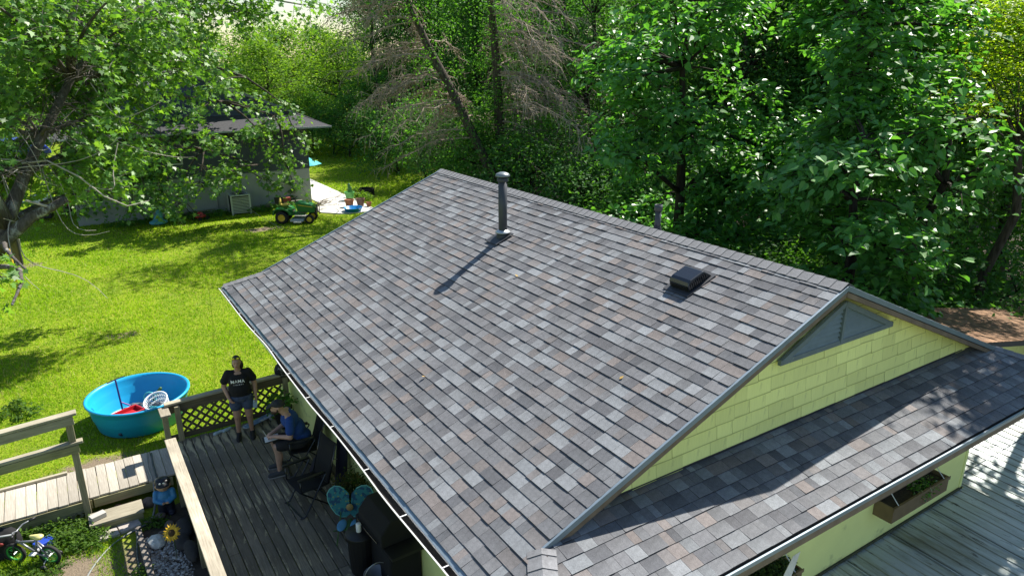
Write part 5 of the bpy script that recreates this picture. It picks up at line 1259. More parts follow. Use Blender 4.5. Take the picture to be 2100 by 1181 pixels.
def car(label, loc, rz, paint):
    c = thing('parked_car', label, 'car', loc, rz, 'cars parked beyond the trees')
    side = [(-2.2,.35),(-2.15,.85),(-1.6,.98),(-1.05,1.42),(.55,1.45),(1.15,1.0),(2.0,.88),(2.2,.6),(2.2,.35)]
    q = MB(); q.prism(side, 1.7, Matrix(((1,0,0,0),(0,0,-1,.85),(0,1,0,0),(0,0,0,1)))); q.build('body', paint, c, bevel=.08)
    for s_ in (-1,1):
        q = MB(); q.prism([(-1.0,1.0),(-.85,1.34),(.42,1.36),(.85,1.02)], .01, Matrix(((1,0,0,0),(0,0,-1,.858*s_ + (.005)),(0,1,0,0),(0,0,0,1)))); q.build('side_window', plain('dark_glass', (.02,.025,.03), .08, spec=.8), c)
        for x in (-1.35,1.4):
            q = MB(); q.lathe([(.16,-.1),(.30,-.1),(.33,-.05),(.33,.05),(.30,.1),(.16,.1)], 24, Matrix.Translation((x,.80*s_,.33)) @ Matrix.Rotation(R(90),4,'X')); o = q.build('wheel', tyre, c, smooth=True)
            q = MB(); q.lathe([(0,-.07),(.17,-.09),(.17,.09),(0,.07)], 16, Matrix.Translation((x,.80*s_,.33)) @ Matrix.Rotation(R(90),4,'X')); q.build('rim', M_GALV, o)
    return c
car('bright blue car parked beyond the maple at the left edge', (-1.9,60,0), R(4), plain('blue_car_paint', (.012,.03,.30), .25, .1, .6))
car('dark navy car parked nearer than the bright blue one', (-2.6,52,0), R(2), plain('navy_car_paint', (.015,.018,.05), .25, .1, .6))
# ------------------------------------------------------------------ foliage
TR = np.random.default_rng(21)
MAPLE = np.array([(0,0,0),(.10,.12,.02),(.0,.46,.0),(.30,.27,.03),(.46,.55,.0),(.56,.20,.03),(1,0,-.06),(.56,-.20,.03),(.46,-.55,.0),(.30,-.27,.03),(.0,-.46,.0),(.10,-.12,.02)])
def unit(a): return a/np.maximum(np.linalg.norm(a, axis=-1, keepdims=True), 1e-9)
def leaf_frames(n, out, up=.8, jit=.55, droop=.35):
    """per-leaf axes: x along the leaf, z its face normal"""
    nz = unit(np.array([0,0,1.])*up + out*.35 + TR.normal(0, jit, (n,3)))
    dx = TR.normal(0, 1, (n,3)); dx[:,2] = -droop*2 + TR.normal(0,.35,n); dx = dx + out*.6
    dx = unit(dx - nz*np.sum(dx*nz, 1, keepdims=True)); dy = np.cross(nz, dx)
    return dx, dy, nz
def leaves(name, P, out, size, pal, kind='oval', up=.8, jit=.55, droop=.35, cvar=.22, hue=None):
    """one mesh of separate leaf blades at points P; out = outward direction at each point"""
    n = len(P); dx, dy, nz = leaf_frames(n, out, up, jit, droop); s = (size*TR.uniform(.65,1.25,(n,1)))
    pal = np.array(pal); c = pal[TR.integers(0, len(pal), n)] * TR.uniform(1-cvar, 1+cvar, (n,1))
    def place(T): return P[:,None,:] + s[:,:,None]*(T[None,:,0:1]*dx[:,None,:] + T[None,:,1:2]*dy[:,None,:] + T[None,:,2:3]*nz[:,None,:])
    if kind == 'maple': return raw_mesh(name, place(MAPLE), 12, c)
    if kind == 'heart':
        A = np.array([(0,0,0),(-.08,.20,.06),(.12,.42,.10),(.45,.40,.08),(.78,.18,.02),(1.05,0,-.12)]); B = A*np.array([1,-1,1]); B = B[::-1]
        return raw_mesh(name, np.concatenate([place(A[::-1]), place(B[::-1])]), 6, np.concatenate([c, c]))
    A = np.array([(0,0,0),(.35,-.26,.06),(1,0,-.05)]); B = np.array([(0,0,0),(1,0,-.05),(.4,.27,.06)])
    return raw_mesh(name, np.concatenate([place(A), place(B)]), 3, np.concatenate([c, c]))
def bark(name, a, b, pale=None):
    if name in _mats: return _mats[name]
    s = N(name); g_ = s.noise(14, 6, (1,1,.18), .7, .5); col = s.mix(s.rng(g_, .35, .65, 0, 1), b, a)
    if pale: p = s.noise(3.2, 5, (1,1,.5), .7); col = s.mix(s.rng(p, .56, .64, 0, .7), col, pale)
    s.bsdf(col, .9, 0, .2, g_, .9, .03); _mats[name] = s.m; return s.m
BARK = bark('grey_brown_bark', (.105,.088,.070), (.035,.028,.022)); BARKP = bark('lichened_maple_bark', (.14,.125,.11), (.05,.044,.037), (.40,.41,.38))
DEADB = bark('bare_dead_wood', (.44,.36,.29), (.24,.19,.15)); DARKB = bark('dark_wet_bark', (.055,.045,.036), (.02,.017,.014))
PALE_T = plain('pale_dead_twig', (.42,.38,.33), .85, var=.2)
def curve_pts(a, b, sag, n=7, wig=.12, q=rnd):
    a = V(a); b = V(b); L = (b-a).length; out = []
    w1 = V((q.uniform(-1,1),q.uniform(-1,1),q.uniform(-1,1)))*wig*L*.5; w2 = V((q.uniform(-1,1),q.uniform(-1,1),q.uniform(-.6,.6)))*wig*L*.25
    for i in range(n):
        t = i/(n-1); p = a.lerp(b, t); e = 4*t*(1-t)
        out.append(p + V((0,0,-sag*L))*e*.5*-1 + w1*e*.5 + w2*math.sin(t*6.28)*.6)
    return out
def twigs_from(tb, ends, q, n, L, r, leafpts, droop=.25, seg=4, per=10, spread=.55, tubes=True):
    """twigs round each limb end with leaf points along them"""
    for e, d in ends:
        for k in range(n):
            dr = (V((q.gauss(0,1),q.gauss(0,1),q.gauss(0,.7))) + d*.7); dr.normalize(); ln = L*q.uniform(.5,1.2)
            a = e + V((q.gauss(0,1),q.gauss(0,1),q.gauss(0,.7)))*.18*L; pts = []
            for i in range(seg):
                t = i/(seg-1); pts.append(a + dr*ln*t + V((0,0,-droop*ln*t*t)))
            if tubes: tb.tube(pts, [r*(1-.75*i/(seg-1)) for i in range(seg)], 4, caps=False)
            for j in range(per):
                t = q.uniform(.25,1.05); p = a + dr*ln*t + V((0,0,-droop*ln*t*t)) + V((q.gauss(0,1),q.gauss(0,1),q.gauss(0,.6)))*spread*.16
                leafpts.append((p, dr))
def set_tree(t, tb, lm, mat_b, mat_l, extra=None):
    tb.build('trunk', mat_b, t, smooth=True); link('crown', lm, mat_l, t)
def arr(pts): return np.array([tuple(p) for p, d in pts]), np.array([tuple(d) for p, d in pts])
ML = leafmat('maple_leaf', trans=.40, rough=.45, spec=.5)
MPAL = [(.105,.225,.045),(.130,.260,.050),(.085,.190,.045),(.170,.300,.055)]

# --- the near maple on the left
mq = random.Random(31); A_t = thing('maple_tree', 'large maple with leaning grey trunk at the left edge of the lawn', 'tree', (0,0,0))
tb = MB()
trunk = [(-2.45,17.1,-.1),(-2.25,17.25,.6),(-2.0,17.42,1.56),(-1.45,17.62,2.95),(-.96,17.77,3.7),(-.45,17.99,4.64),(-.01,18.2,5.39),(.43,18.5,6.06),(.75,18.79,6.55),(1.43,19.45,7.25),(2.13,20.19,7.8),(3.02,20.78,8.5),(4.2,21.4,9.6),(5.4,22,10.8)]
rads = [.38,.29,.24,.20,.155,.115,.095,.088,.08,.07,.06,.05,.04,.02]
tb.tube(trunk, rads, 14)
trp = [V(p) for p in trunk]
low = [(-1.30,17.66,3.1),(-.85,17.55,3.55),(-.45,17.45,3.88),(-.09,17.4,4.03),(.18,17.25,4.2)]; tb.tube(low, [.16,.13,.11,.09,.07], 12)
tb.tube([(-1.45,17.6,2.6),(-2.0,18.3,4.4),(-2.2,19.2,6.4),(-1.6,20,8.2),(-.8,20.6,10)], [.24,.2,.16,.12,.05], 10)
tb.tube([(-.96,17.77,3.7),(-1.2,17.3,5.0),(-1.0,16.8,6.8),(-.4,16.6,8.6)], [.2,.15,.11,.06], 10)
tb.tube([(.75,18.79,6.55),(.9,18.7,7.6),(1.3,18.4,8.8),(1.5,18.2,10)], [.10,.08,.06,.03], 8)
Aends = [(.18,18.0,7.91),(.97,19.98,8.09),(1.59,16.93,8.08),(-.15,20.0,7.05),(.41,17.0,7.44),(1.33,20.96,7.59),(-.37,18.0,6.22),(.41,20.0,6.51),(1.15,17.46,6.68),(2.0,18.89,7.15),(2.97,20.79,7.83),(4.21,21.59,8.24),(5.18,21.38,8.25),(6.96,21.92,8.38),(-.48,19.49,5.18),(.26,17.0,5.6),(1.0,18.97,5.68),(1.93,20.91,5.96),(2.55,19.84,6.57),(.66,19.49,4.65),(1.52,20.94,4.75),(2.15,19.88,5.31),(-.16,22.0,4.13),(1.32,21.96,3.6),(3.61,21.7,7.24),(-.58,13.49,3.74),(-.81,12.47,3.51),(-.65,16.99,5.09),(-1.3,19,7.6),(-1.2,18.3,6.6),(-1.4,20.5,5.8),(-1.2,19.5,4.6),(.6,21.5,5.6),(3.3,20.3,6.9),(2.6,18.6,8.0),(.0,19.2,8.6),(-.6,17.2,8.2),(3.4,22.5,6.5),(-1.6,20.8,4.4),(.3,22.6,6.6),(1.9,22.4,7.2)]
pts = []; ends = []
for e in Aends:
    e = V(e); cand = [p for p in trp[3:] if p.z < e.z+.6] or trp[3:5]; b = min(cand, key=lambda p: (p-e).length)
    if (b-e).length > 6: b = V((-1.45,17.6,2.6))
    c = curve_pts(b, e, .12, 7, .22, mq); L = (b-e).length; r0 = min(.07,.02+.011*L); tb.tube(c, [r0*(1-.8*i/6)+.006 for i in range(7)], 6)
    d = (e-b).normalized(); ends.append((e, d)); 
    for t in (.55,.75):
        p = c[int(t*6)]; ends.append((p + V((mq.gauss(0,.3),mq.gauss(0,.3),mq.gauss(0,.2))), d))
small = [(V(e)-V((.35,0,0)), V((1,-.3,0))) for e in ((-.58,13.49,3.74),(-.81,12.47,3.51))]; big_ = [x for x in ends if x[0].y >= 16.4]
twigs_from(tb, big_, mq, 10, .95, .010, pts, .28, per=18, spread=.85)
twigs_from(tb, small, mq, 5, .30, .008, pts, .2, per=10, spread=.6)
P, O = arr(pts); keep = P[:,2] > 2.6; keep |= (P[:,1] < 14)
TP = np.array(trunk[2:10])
for a_, b_2 in zip(TP[:-1], TP[1:]):
    # boughs leave the trunk itself bare
    ab = b_2-a_; tt = np.clip(((P-a_)@ab)/(ab@ab), 0, 1); dd = np.linalg.norm((P-(a_+tt[:,None]*ab))*np.array([1,.12,1]), axis=1); keep &= ~((dd < .52) & (P[:,1] < 19.2) & (TR.uniform(0,1,len(P)) < .96))
P, O = P, O; P, O = P[keep], O[keep]
set_tree(A_t, tb, leaves('crown', P, O, .142, MPAL, 'maple', .75, .6, .4), BARKP, ML)
# bare grey twigs among its leaves
dt = MB()
for k in range(18):
    b = mq.choice(trp[4:10]) + V((mq.gauss(0,.5),mq.gauss(0,.5),mq.gauss(0,.4))); d = V((mq.uniform(-.4,1.2),mq.uniform(-1.2,.3),mq.uniform(-1.0,.35))); e = b + d.normalized()*mq.uniform(.8,2.2)
    dt.tube(curve_pts(b, e, mq.uniform(-.6,.2), 10, .6, mq), [.013-.0009*i for i in range(10)], 5)
dt.tube([(-.3,18.05,4.9),(-1.2,17.9,5.1),(-1.9,17.9,5.0)], [.024,.018,.010], 6); dt.tube([(-.45,17.95,4.9),(.0,17.7,4.95),(.5,17.5,4.6),(.9,17.4,4.15),(1.3,17.4,3.9),(1.75,17.5,3.95)], [.02,.018,.016,.014,.011,.007], 6)
dt.tube([(-.09,17.4,4.03),(-.5,17.2,4.25),(-.45,17.15,4.25)], [.03,.025,.02], 6)
tag(dt.build('dead_twigs', PALE_T, A_t), kind='stuff')

# --- the second maple, whose low boughs hang before the grey house
bq = random.Random(32); B_t = thing('maple_tree', 'spreading maple with low boughs hanging in front of the grey house', 'tree', (0,0,0)); tb = MB()
PB = lambda p, k=1.2: tuple(V((0,0,CAM_H)) + (V(p)-V((0,0,CAM_H)))*k)
tB = [(.5,33.6,-.1),(.55,33.5,1.5),(.75,33.2,3.2),(1.3,32.6,5.0),(2.2,31.8,6.6),(3.0,31.2,8.4),(3.6,30.8,10)]; tB = [(p[0]*1.15,p[1]*1.15,p[2]) for p in tB]; tb.tube(tB, [.34,.27,.24,.2,.16,.1,.04], 12)
tBp = [V(p) for p in tB]
for limb in ([(.75,33.2,3.2),(2.2,31,4.6),(4,29,5.6),(5.6,27.6,5.4),(7.2,26.8,4.9)],[(.7,33.3,2.6),(1.8,31,3.6),(3.2,28.6,4.0),(4.6,26.6,3.9),(6.2,26,3.3)],[(1.3,32.6,5),(3,30.5,6.3),(5,29,6.8),(6.6,28,6.2)]):
    limb = [(limb[0][0]*1.15,limb[0][1]*1.15,limb[0][2])] + [PB(p) for p in limb[1:]]; tb.tube(limb, [.16,.12,.09,.06,.03][:len(limb)], 8); tBp += [V(p) for p in limb[1:]]
Bends = [(2.69,25.86,3.94),(3.72,27.75,4.14),(4.44,26.63,5.03),(4.77,25.56,4.3),(6.23,26.27,4.46),(7.04,26.58,4.9),(7.07,26.58,3.51),(7.34,25.98,2.67),(4.98,25.01,3.21),(4.14,25.67,2.87),(2.62,26.87,2.67),(5.2,27.51,5.93),(4.72,29.63,5.67),(3.71,28.76,5.24),(2.74,27.87,4.69),(2.12,28.92,2.92),(1.27,29.97,1.94),(7.79,26.89,4.49),(6.35,26.24,2.75),(6.18,28.33,5.69),(1.2,30.5,3.4),(.4,31,4.6),(1.8,29.5,5.6),(.8,32,2.4),(2.6,30,6.8),(3.3,26.4,2.9),(5.3,28.4,7.0),(.2,30.2,2.7),(2.0,27.4,3.6),(1.5,28.5,2.6),(2.2,27.5,2.0),(.6,29,2.0),(3.0,28,2.4),(1.0,27.6,3.2),(3.4,26.2,2.2),(2.6,28.6,3.4)]
pts = []; ends = []
for e in Bends:
    e = V(PB(e)); b = min([p for p in tBp if p.y > e.y+.3] or tBp, key=lambda p: (p-e).length); c = curve_pts(b, e, .15, 6, .2, bq); L = (b-e).length
    tb.tube(c, [min(.05,.015+.012*L)*(1-.8*i/5)+.006 for i in range(6)], 5); d = (e-b).normalized(); ends.append((e, d)); ends.append((c[3], d))
twigs_from(tb, ends, bq, 7, .95, .012, pts, .5, per=15, spread=.85)
P, O = arr(pts); k_ = P[:,2] > .5; set_tree(B_t, tb, leaves('crown', P[k_], O[k_], .19, MPAL, 'maple', .75, .55, .5), BARK, ML)

# --- generic woodland trees: a few crowns shared by many individuals
def crown_cloud(q, H, Rr, zlo, nclump, per, csize, lean=0):
    pts = []; cl = []
    for k in range(nclump):
        t = q.random()**.8; z = zlo + (H-zlo)*t; prof = math.sin(math.pi*min(1, .12+.88*t)**.8)**.7
        a = q.uniform(0, 6.283); rr = Rr*prof*math.sqrt(q.uniform(.15,1))*q.uniform(.75,1.15)
        c = V((rr*math.cos(a)+lean*t, rr*math.sin(a), z)); cl.append(c)
        o = V((math.cos(a)*rr/Rr, math.sin(a)*rr/Rr, .25+.5*t)); s_ = csize*q.uniform(.6,1.3)
        for j in range(int(per*s_/csize)):
            d = V((q.gauss(0,1),q.gauss(0,1),q.gauss(0,.62))); pts.append((c + d*s_*.5, (o + d*.25).normalized()))
    return pts, cl
def wood_variant(seed, H, Rr, zlo, nclump, per, csize, leaf, pal, kind='oval', up=.8):
    q = random.Random(seed); pts, cl = crown_cloud(q, H, Rr, zlo, nclump, per, csize); P, O = arr(pts)
    lm = leaves('crown', P, O, leaf, pal, kind, up, .6, .35); tb = MB()
    tp = [V((q.gauss(0,.06)*i, q.gauss(0,.06)*i, H*.86*i/6)) for i in range(7)]; r0 = .018*H
    tb.tube(tp, [r0*(1.25 if i == 0 else 1)*(1-.13*i) for i in range(7)], 9)
    for c in cl[::2]:
        b = min([p for p in tp if p.z < c.z-.2] or tp[1:2], key=lambda p: (p-c).length); L = (c-b).length
        tb.tube(curve_pts(b, c, .1, 5, .2, q), [min(.1,.02*L)*(1-.8*i/4)+.006 for i in range(5)], 4, caps=False)
    return tb.mesh('trunk', True), lm
G1 = [(.080,.205,.040),(.100,.240,.042),(.066,.176,.040)]; G2 = [(.150,.265,.036),(.190,.300,.038),(.120,.235,.034)]; G3 = [(.056,.152,.042),(.070,.178,.044)]
WL = leafmat('woodland_leaf', trans=.45, rough=.6, spec=.18); CL = leafmat('catalpa_leaf', trans=.38, rough=.42, spec=.5)
var = {
 'wood1': wood_variant(1, 14, 3.6, 1.8, 120, 105, 1.35, .22, G1), 'wood2': wood_variant(2, 14, 3.4, 1.5, 115, 105, 1.3, .21, G3),
 'pale1': wood_variant(3, 10, 3.8, .8, 105, 105, 1.4, .26, G2), 'pale2': wood_variant(4, 10, 3.3, .6, 95, 105, 1.3, .25, [(.155,.290,.036),(.125,.255,.040)]),
 'shrub1': wood_variant(5, 3.2, 1.8, .15, 42, 90, .8, .14, G1), 'shrub2': wood_variant(6, 3.0, 1.7, .1, 42, 90, .8, .13, G3),
 'high': wood_variant(8, 12.6, 1.75, 9.7, 44, 100, .85, .2, G1),
 'bright': wood_variant(7, 3.0, 1.6, .1, 36, 90, .8, .15, G2),
}
vmat = dict(high=BARK, wood1=BARK, wood2=DARKB, pale1=BARK, pale2=BARK, shrub1=DARKB, shrub2=DARKB, bright=BARK)
def plant_tree(v, th, d, sc, label, group, name='woodland_tree', cat='tree', sz=None, rot=None, dz=0):
    x, y = d*math.sin(R(th)), d*math.cos(R(th)); t = thing(name, label, cat, (x,y,gz(x,y)-.1+dz), rnd.uniform(0,6.28) if rot is None else rot, group)
    t.scale = (sc, sc, sz or sc)
    for nm_, me, mt_ in (('trunk', var[v][0], vmat[v]), ('crown', var[v][1], WL)): link(nm_, me, mt_, t)
    return t
# far left and behind the grey house: sunlit paler trees, sky over them
for v, th, d, sc in (('pale1',-6,74,1.0),('pale2',-3,66,1.05),('pale1',0,80,1.15),('pale2',3,72,1.0),('pale1',6,78,1.1),('pale2',8.5,66,.9),('pale1',11,74,.92),('pale2',13.5,68,.9),('pale1',16,62,.9),('pale2',18,70,.9),('pale1',20,60,.82),('wood1',-4,48,.75),('pale1',14.6,56,.80),('pale2',4,92,1.05),('pale1',9.5,90,.98),('pale2',15,88,.98),('pale1',19,84,.95),('pale2',22,78,.98)):
    plant_tree(v, th, d, sc, 'sunlit pale green tree in the row far behind the grey house', 'pale trees behind the grey house')
for v, th, d, sc in (('shrub1',15.6,55,1.2),('bright',16.4,53,.8),('shrub1',17.6,56,1.3),('shrub2',19,54,1.2),('shrub1',20.3,52,1.3),('shrub2',22,50,1.2)):
    plant_tree(v, th, d, sc, 'rounded shrub at the far end of the side lawn', 'shrubs at the end of the lawn', 'shrub', 'shrub')
# the dark wood from the middle to the right
for v, th, d, sc, sz in (('wood1',22.5,56,.95,.95),('wood2',25.5,57,1.0,1.05),('wood1',27.5,58,1.1,1.15),('wood2',30.5,54,1.0,1.05),('wood1',31.5,52,1.1,1.15),('wood2',35.5,47,.95,1.0),('wood1',35,56,1.2,1.25),('wood1',37,44,1.0,1.1),('wood2',39,36,.85,.95),('wood1',40,50,1.2,1.2),('wood2',42.5,42,1.0,1.1),('wood1',44.5,34,.85,.95),('wood2',46,50,1.2,1.3),('wood1',48.5,40,1.0,1.1),('wood2',50.5,32,.85,1.0),('wood1',52.5,46,1.2,1.2),('wood2',55,36,.95,1.1),('wood1',57,30,.85,.95),('wood2',59,44,1.1,1.2),('wood1',61.5,34,.95,1.05),('wood2',63.5,28,.85,.9),('wood2',66,38,1.0,1.15),('wood1',68.5,30,.9,1.0),('wood2',71,36,1.0,1.1),('wood1',74,28,.9,.95),('wood2',30,66,1.3,1.3),('wood1',44,64,1.4,1.4),('wood2',54,60,1.4,1.4),('wood1',64,56,1.4,1.4),('wood2',38,68,1.4,1.4),('wood1',23.5,72,1.2,1.1),('wood2',26.5,76,1.3,1.3),('wood1',33,74,1.4,1.4),('wood2',41,78,1.5,1.5),('wood1',48,76,1.5,1.5),('wood2',58,72,1.5,1.5),('wood2',69,62,1.4,1.4),('wood1',28.5,70,1.2,1.2),('wood2',32.2,62,1.1,1.1),('wood2',56,33,.95,1.0),('wood1',60,38,1.05,1.1),('wood2',63,33,1.0,1.0),('wood1',54,41,1.1,1.1),('wood2',65.5,43,1.1,1.2),('wood1',58.3,37,1.0,1.1),('wood2',52,35,.9,1.0),('wood2',48,35,.9,1.0)):
    plant_tree(v, th, d, sc, 'tall leafy tree in the dark wood behind the house', 'trees of the dark wood', sz=sz)
for k, (v, th, d, sc) in enumerate((('shrub2',24,44,1.4),('shrub1',26,40,1.4),('shrub2',28.2,37,1.4),('shrub1',30,33,1.2),('shrub2',32,34,1.4),('shrub2',34.5,30,1.3),('shrub1',36.5,32,1.4),('shrub2',38.5,27,1.2),('shrub2',41,29,1.5),('shrub1',43,25,1.2),('shrub2',45,27,1.5),('shrub2',47,23,1.2),('shrub1',49,26,1.5),('shrub2',51.5,22,1.2),('shrub2',54,25,1.4),('shrub1',56.5,21,1.1),('shrub2',59,24,1.4),('shrub2',61.5,21,1.1),('shrub1',64,23,1.3),('shrub2',66.5,20,1.1),('shrub2',69,23,1.4),('shrub2',71.5,20,1.2),('shrub1',58,18.5,.85),('bright',71,19,.8))):
    plant_tree(v, th, d, sc, 'undergrowth shrub in the shade at the foot of the wood', 'undergrowth of the dark wood', 'shrub', 'shrub')

# --- catalpas behind the right of the house
def catalpa(label, base, ends, seed, n=8, per=14):
    q = random.Random(seed); t = thing('catalpa_tree', label, 'tree'); tb = MB(); bz = gz(base[0], base[1]) - .1
    top = max(ends, key=lambda e: e[2]); cx = sum(e[0] for e in ends)/len(ends); cy = sum(e[1] for e in ends)/len(ends)
    tp = [V((base[0],base[1],bz)).lerp(V((cx*.6+base[0]*.4,cy*.6+base[1]*.4,top[2]*.92)), i/6) + V((q.gauss(0,.1),q.gauss(0,.1),0)) for i in range(7)]
    tb.tube(tp, [.24,.19,.165,.14,.11,.08,.04], 10); pts = []; en = []
    for e in ends:
        e = V(e); b = min([p for p in tp if p.z < e.z+.3] or tp[:2], key=lambda p: (p-e).length); L = (e-b).length; c = curve_pts(b, e, .12, 6, .18, q)
        tb.tube(c, [min(.07,.02*L+.012)*(1-.8*i/5)+.008 for i in range(6)], 6); d = (e-b).normalized() if L > .1 else V((0,0,1)); en.append((e, d)); 
        if L > 1.4: en.append((c[3], d))
    twigs_from(tb, en, q, n, .75, .012, pts, .25, per=per, spread=1.1)
    P, O = arr(pts); set_tree(t, tb, leaves('crown', P, O, .182, [(.092,.260,.058),(.115,.295,.062),(.078,.228,.058)], 'heart', 1.0, .42, .45), DARKB, CL)
    pq = MB()
    for k in range(26):
        p, d = q.choice(pts); pq.tube([p, p+V((q.gauss(0,.02),q.gauss(0,.02),-.18)), p+V((q.gauss(0,.05),q.gauss(0,.05),-.38))], .006, 4)
    tag(pq.build('seed_pods', plain('green_pod', (.07,.12,.03), .6), t), kind='stuff'); return t
cq1 = random.Random(41)
def cloud_ends(cx, cy, z0, z1, rx, ry, n, q):
    out = []
    for k in range(n):
        t = (k+.5)/n; z = z0+(z1-z0)*t; pr = math.sin(math.pi*(.15+.75*t))**.6; a = q.uniform(0,6.283); rr = math.sqrt(q.uniform(.2,1))*pr
        out.append((cx+rx*rr*math.cos(a), cy+ry*rr*math.sin(a), z))
    return out
catalpa('big-leaved catalpa rising nearest behind the roof ridge', (14.3,8.6), cloud_ends(14.0,8.5,1.2,5.9,1.5,1.7,34,cq1), 51)
catalpa('tall catalpa whose crown reaches the top right of the picture', (17.6,11.0), cloud_ends(17.2,10.8,2.5,10.6,2.6,2.4,56,cq1), 52)
catalpa('catalpa with low hanging leaves left of the others', (15.4,14.8), cloud_ends(14.8,14.6,1.0,9.2,2.4,2.2,54,cq1), 53)
catalpa('small catalpa with pale sunlit leaf clusters by the yellow-green tree', (16.2,8.1), cloud_ends(15.5,7.4,4.0,6.3,.9,.9,12,cq1), 54, 6, 9)
# --- yellow-green tree at the right edge
yq = random.Random(61); Y_t = thing('yellow_green_tree', 'yellow-green feathery tree at the right edge of the wood', 'tree', (20.0,8.15,gz(20.0,8.15)-.1)); Y_t.scale = (1.1,1.1,1.06)
pts, cl = crown_cloud(yq, 10.0, 1.65, 7.0, 44, 260, .75); P, O = arr(pts); tb = MB(); tp = [V((yq.gauss(0,.05)*i,yq.gauss(0,.05)*i,1.65*i)) for i in range(7)]; tb.tube(tp, [.15,.12,.11,.1,.08,.06,.03], 8)
for c in cl:
    b = min([p for p in tp if p.z < c.z-.2] or tp[1:2], key=lambda p: (p-c).length); tb.tube(curve_pts(b, c, .1, 5, .2, yq), [.035,.028,.02,.014,.008], 4, caps=False)
set_tree(Y_t, tb, leaves('crown', P, O, .10, [(.28,.40,.026),(.20,.34,.026),(.36,.44,.032)], 'oval', .9, .45, .2), BARK, leafmat('yellow_leaf', trans=.45, rough=.5, spec=.3))

# --- the two bare trees with drooping grey twigs
def bare_tree(label, path, rad, seed, nb, zr, az, L, vines):
    q = random.Random(seed); t = thing('bare_tree', label, 'tree'); tb = MB(); tb.tube(path, rad, 10); pv = [V(p) for p in path]; br = MB()
    def at_z(z):
        for a, b in zip(pv[:-1], pv[1:]):
            if a.z <= z <= b.z: return a.lerp(b, (z-a.z)/(b.z-a.z))
        return pv[-1]
    for k in range(nb):
        z = q.uniform(*zr); b = at_z(z); a = R(q.uniform(*az)); ln = L*q.uniform(.55,1.15)*(1.15 - .35*(z-zr[0])/(zr[1]-zr[0])); d = V((math.sin(a), math.cos(a), q.uniform(-.05,.35))); P_ = []
        for i in range(8):
            s_ = i/7; P_.append(b + d*ln*s_ + V((0,0,-.42*ln*s_*s_)) + V((q.gauss(0,.05),q.gauss(0,.05),q.gauss(0,.05)))*i*.4)
        br.tube(P_, [.038-.0042*i for i in range(8)], 5, caps=False)
        for j in range(30):
            s_ = q.uniform(.2,1); f = s_*7; i = min(6, int(f)); p = P_[i].lerp(P_[i+1], f-i); dd = (P_[i+1]-P_[i]).normalized(); sd = V((q.gauss(0,1),q.gauss(0,1),q.gauss(-.25,.6))).normalized(); tl = q.uniform(.35,1.1)
            e1 = p + (dd*.6+sd*.6).normalized()*tl*.5; e2 = e1 + (dd*.5+sd*.4+V((0,0,-.7))).normalized()*tl*.5; br.tube([p,e1,e2], [.013,.010,.006], 3, caps=False)
            if q.random() < .6:
                e3 = e1 + V((q.gauss(0,1),q.gauss(0,1),q.gauss(-.4,.6))).normalized()*tl*.4; br.tube([e1,e3], [.009,.005], 3, caps=False)
    tb.build('trunk', BARK, t, smooth=True); br.build('branches', DEADB, t)
    pts = []
    for k in range(vines):
        z = q.uniform(.2, path[-1][2]*.9); b = at_z(z); c = b + V((q.gauss(0,.8),q.gauss(0,.8),q.gauss(0,.3)))
        for j in range(70): pts.append((c + V((q.gauss(0,.35),q.gauss(0,.35),q.gauss(0,.3))), V((q.gauss(0,.5),q.gauss(0,.5),.5)).normalized()))
    P, O = arr(pts); link('vine_leaves', leaves('vine_leaves', P, O, .15, G1, 'oval', .6, .6, .4), WL, t); return t
BT = bare_tree('leaning half-dead tree with drooping bare twigs, left of its neighbour', [(17.6,26.0,-1.2),(17.0,27.0,1.0),(16.3,28.0,3.2),(15.6,29.0,5.5),(15.0,29.8,7.2),(14.5,30.4,8.8),(14.1,30.9,10.4)], [.28,.24,.21,.19,.17,.13,.06], 71, 56, (3.0,9.6), (-120,60), 4.6, 34)
bare_tree('upright half-dead tree with a fan of bare drooping branches', [(17.8,28.0,-1.2),(17.6,28.1,3),(17.5,28.2,6.5),(17.3,28.3,9),(17.2,28.4,10.8)], [.27,.23,.20,.16,.07], 72, 60, (2.5,9.8), (20,200), 5.8, 60)

plant_tree('high', 73.2, 16.9, 1, 'slim tree at the right edge that dapples the lower roof', None)
plant_tree('wood2', 86.5, 17.8, .68, 'unseen leafy tree added on the right to shade the patio roof', None, sz=.78)  # out of view, put in to keep the sun off the patio roof
plant_tree('wood1', 95, 17.5, .72, 'unseen leafy tree farthest to the right, added to shade the patio roof', None, sz=.8)  # also outside the frame, added only for its shade on the metal sheets
uq = random.Random(77); pts = []; ub = MB()
for k in range(34):
    c = V((uq.gauss(14.0,1.5), uq.gauss(29.6,1.9), uq.uniform(9.9,12.4)))
    ub.tube(curve_pts((14.1,30.9,10.2), c, .05, 5, .2, uq), [.04,.03,.022,.015,.008], 5)
    for j in range(95): pts.append((c + V((uq.gauss(0,.42),uq.gauss(0,.42),uq.gauss(0,.28))), V((uq.gauss(0,.5),uq.gauss(0,.5),.6)).normalized()))
P, O = arr(pts); ub.build('upper_branches', BARK, BT); link('upper_crown', leaves('upper_crown', P, O, .2, G1, 'oval', .7, .6, .4), WL, BT)
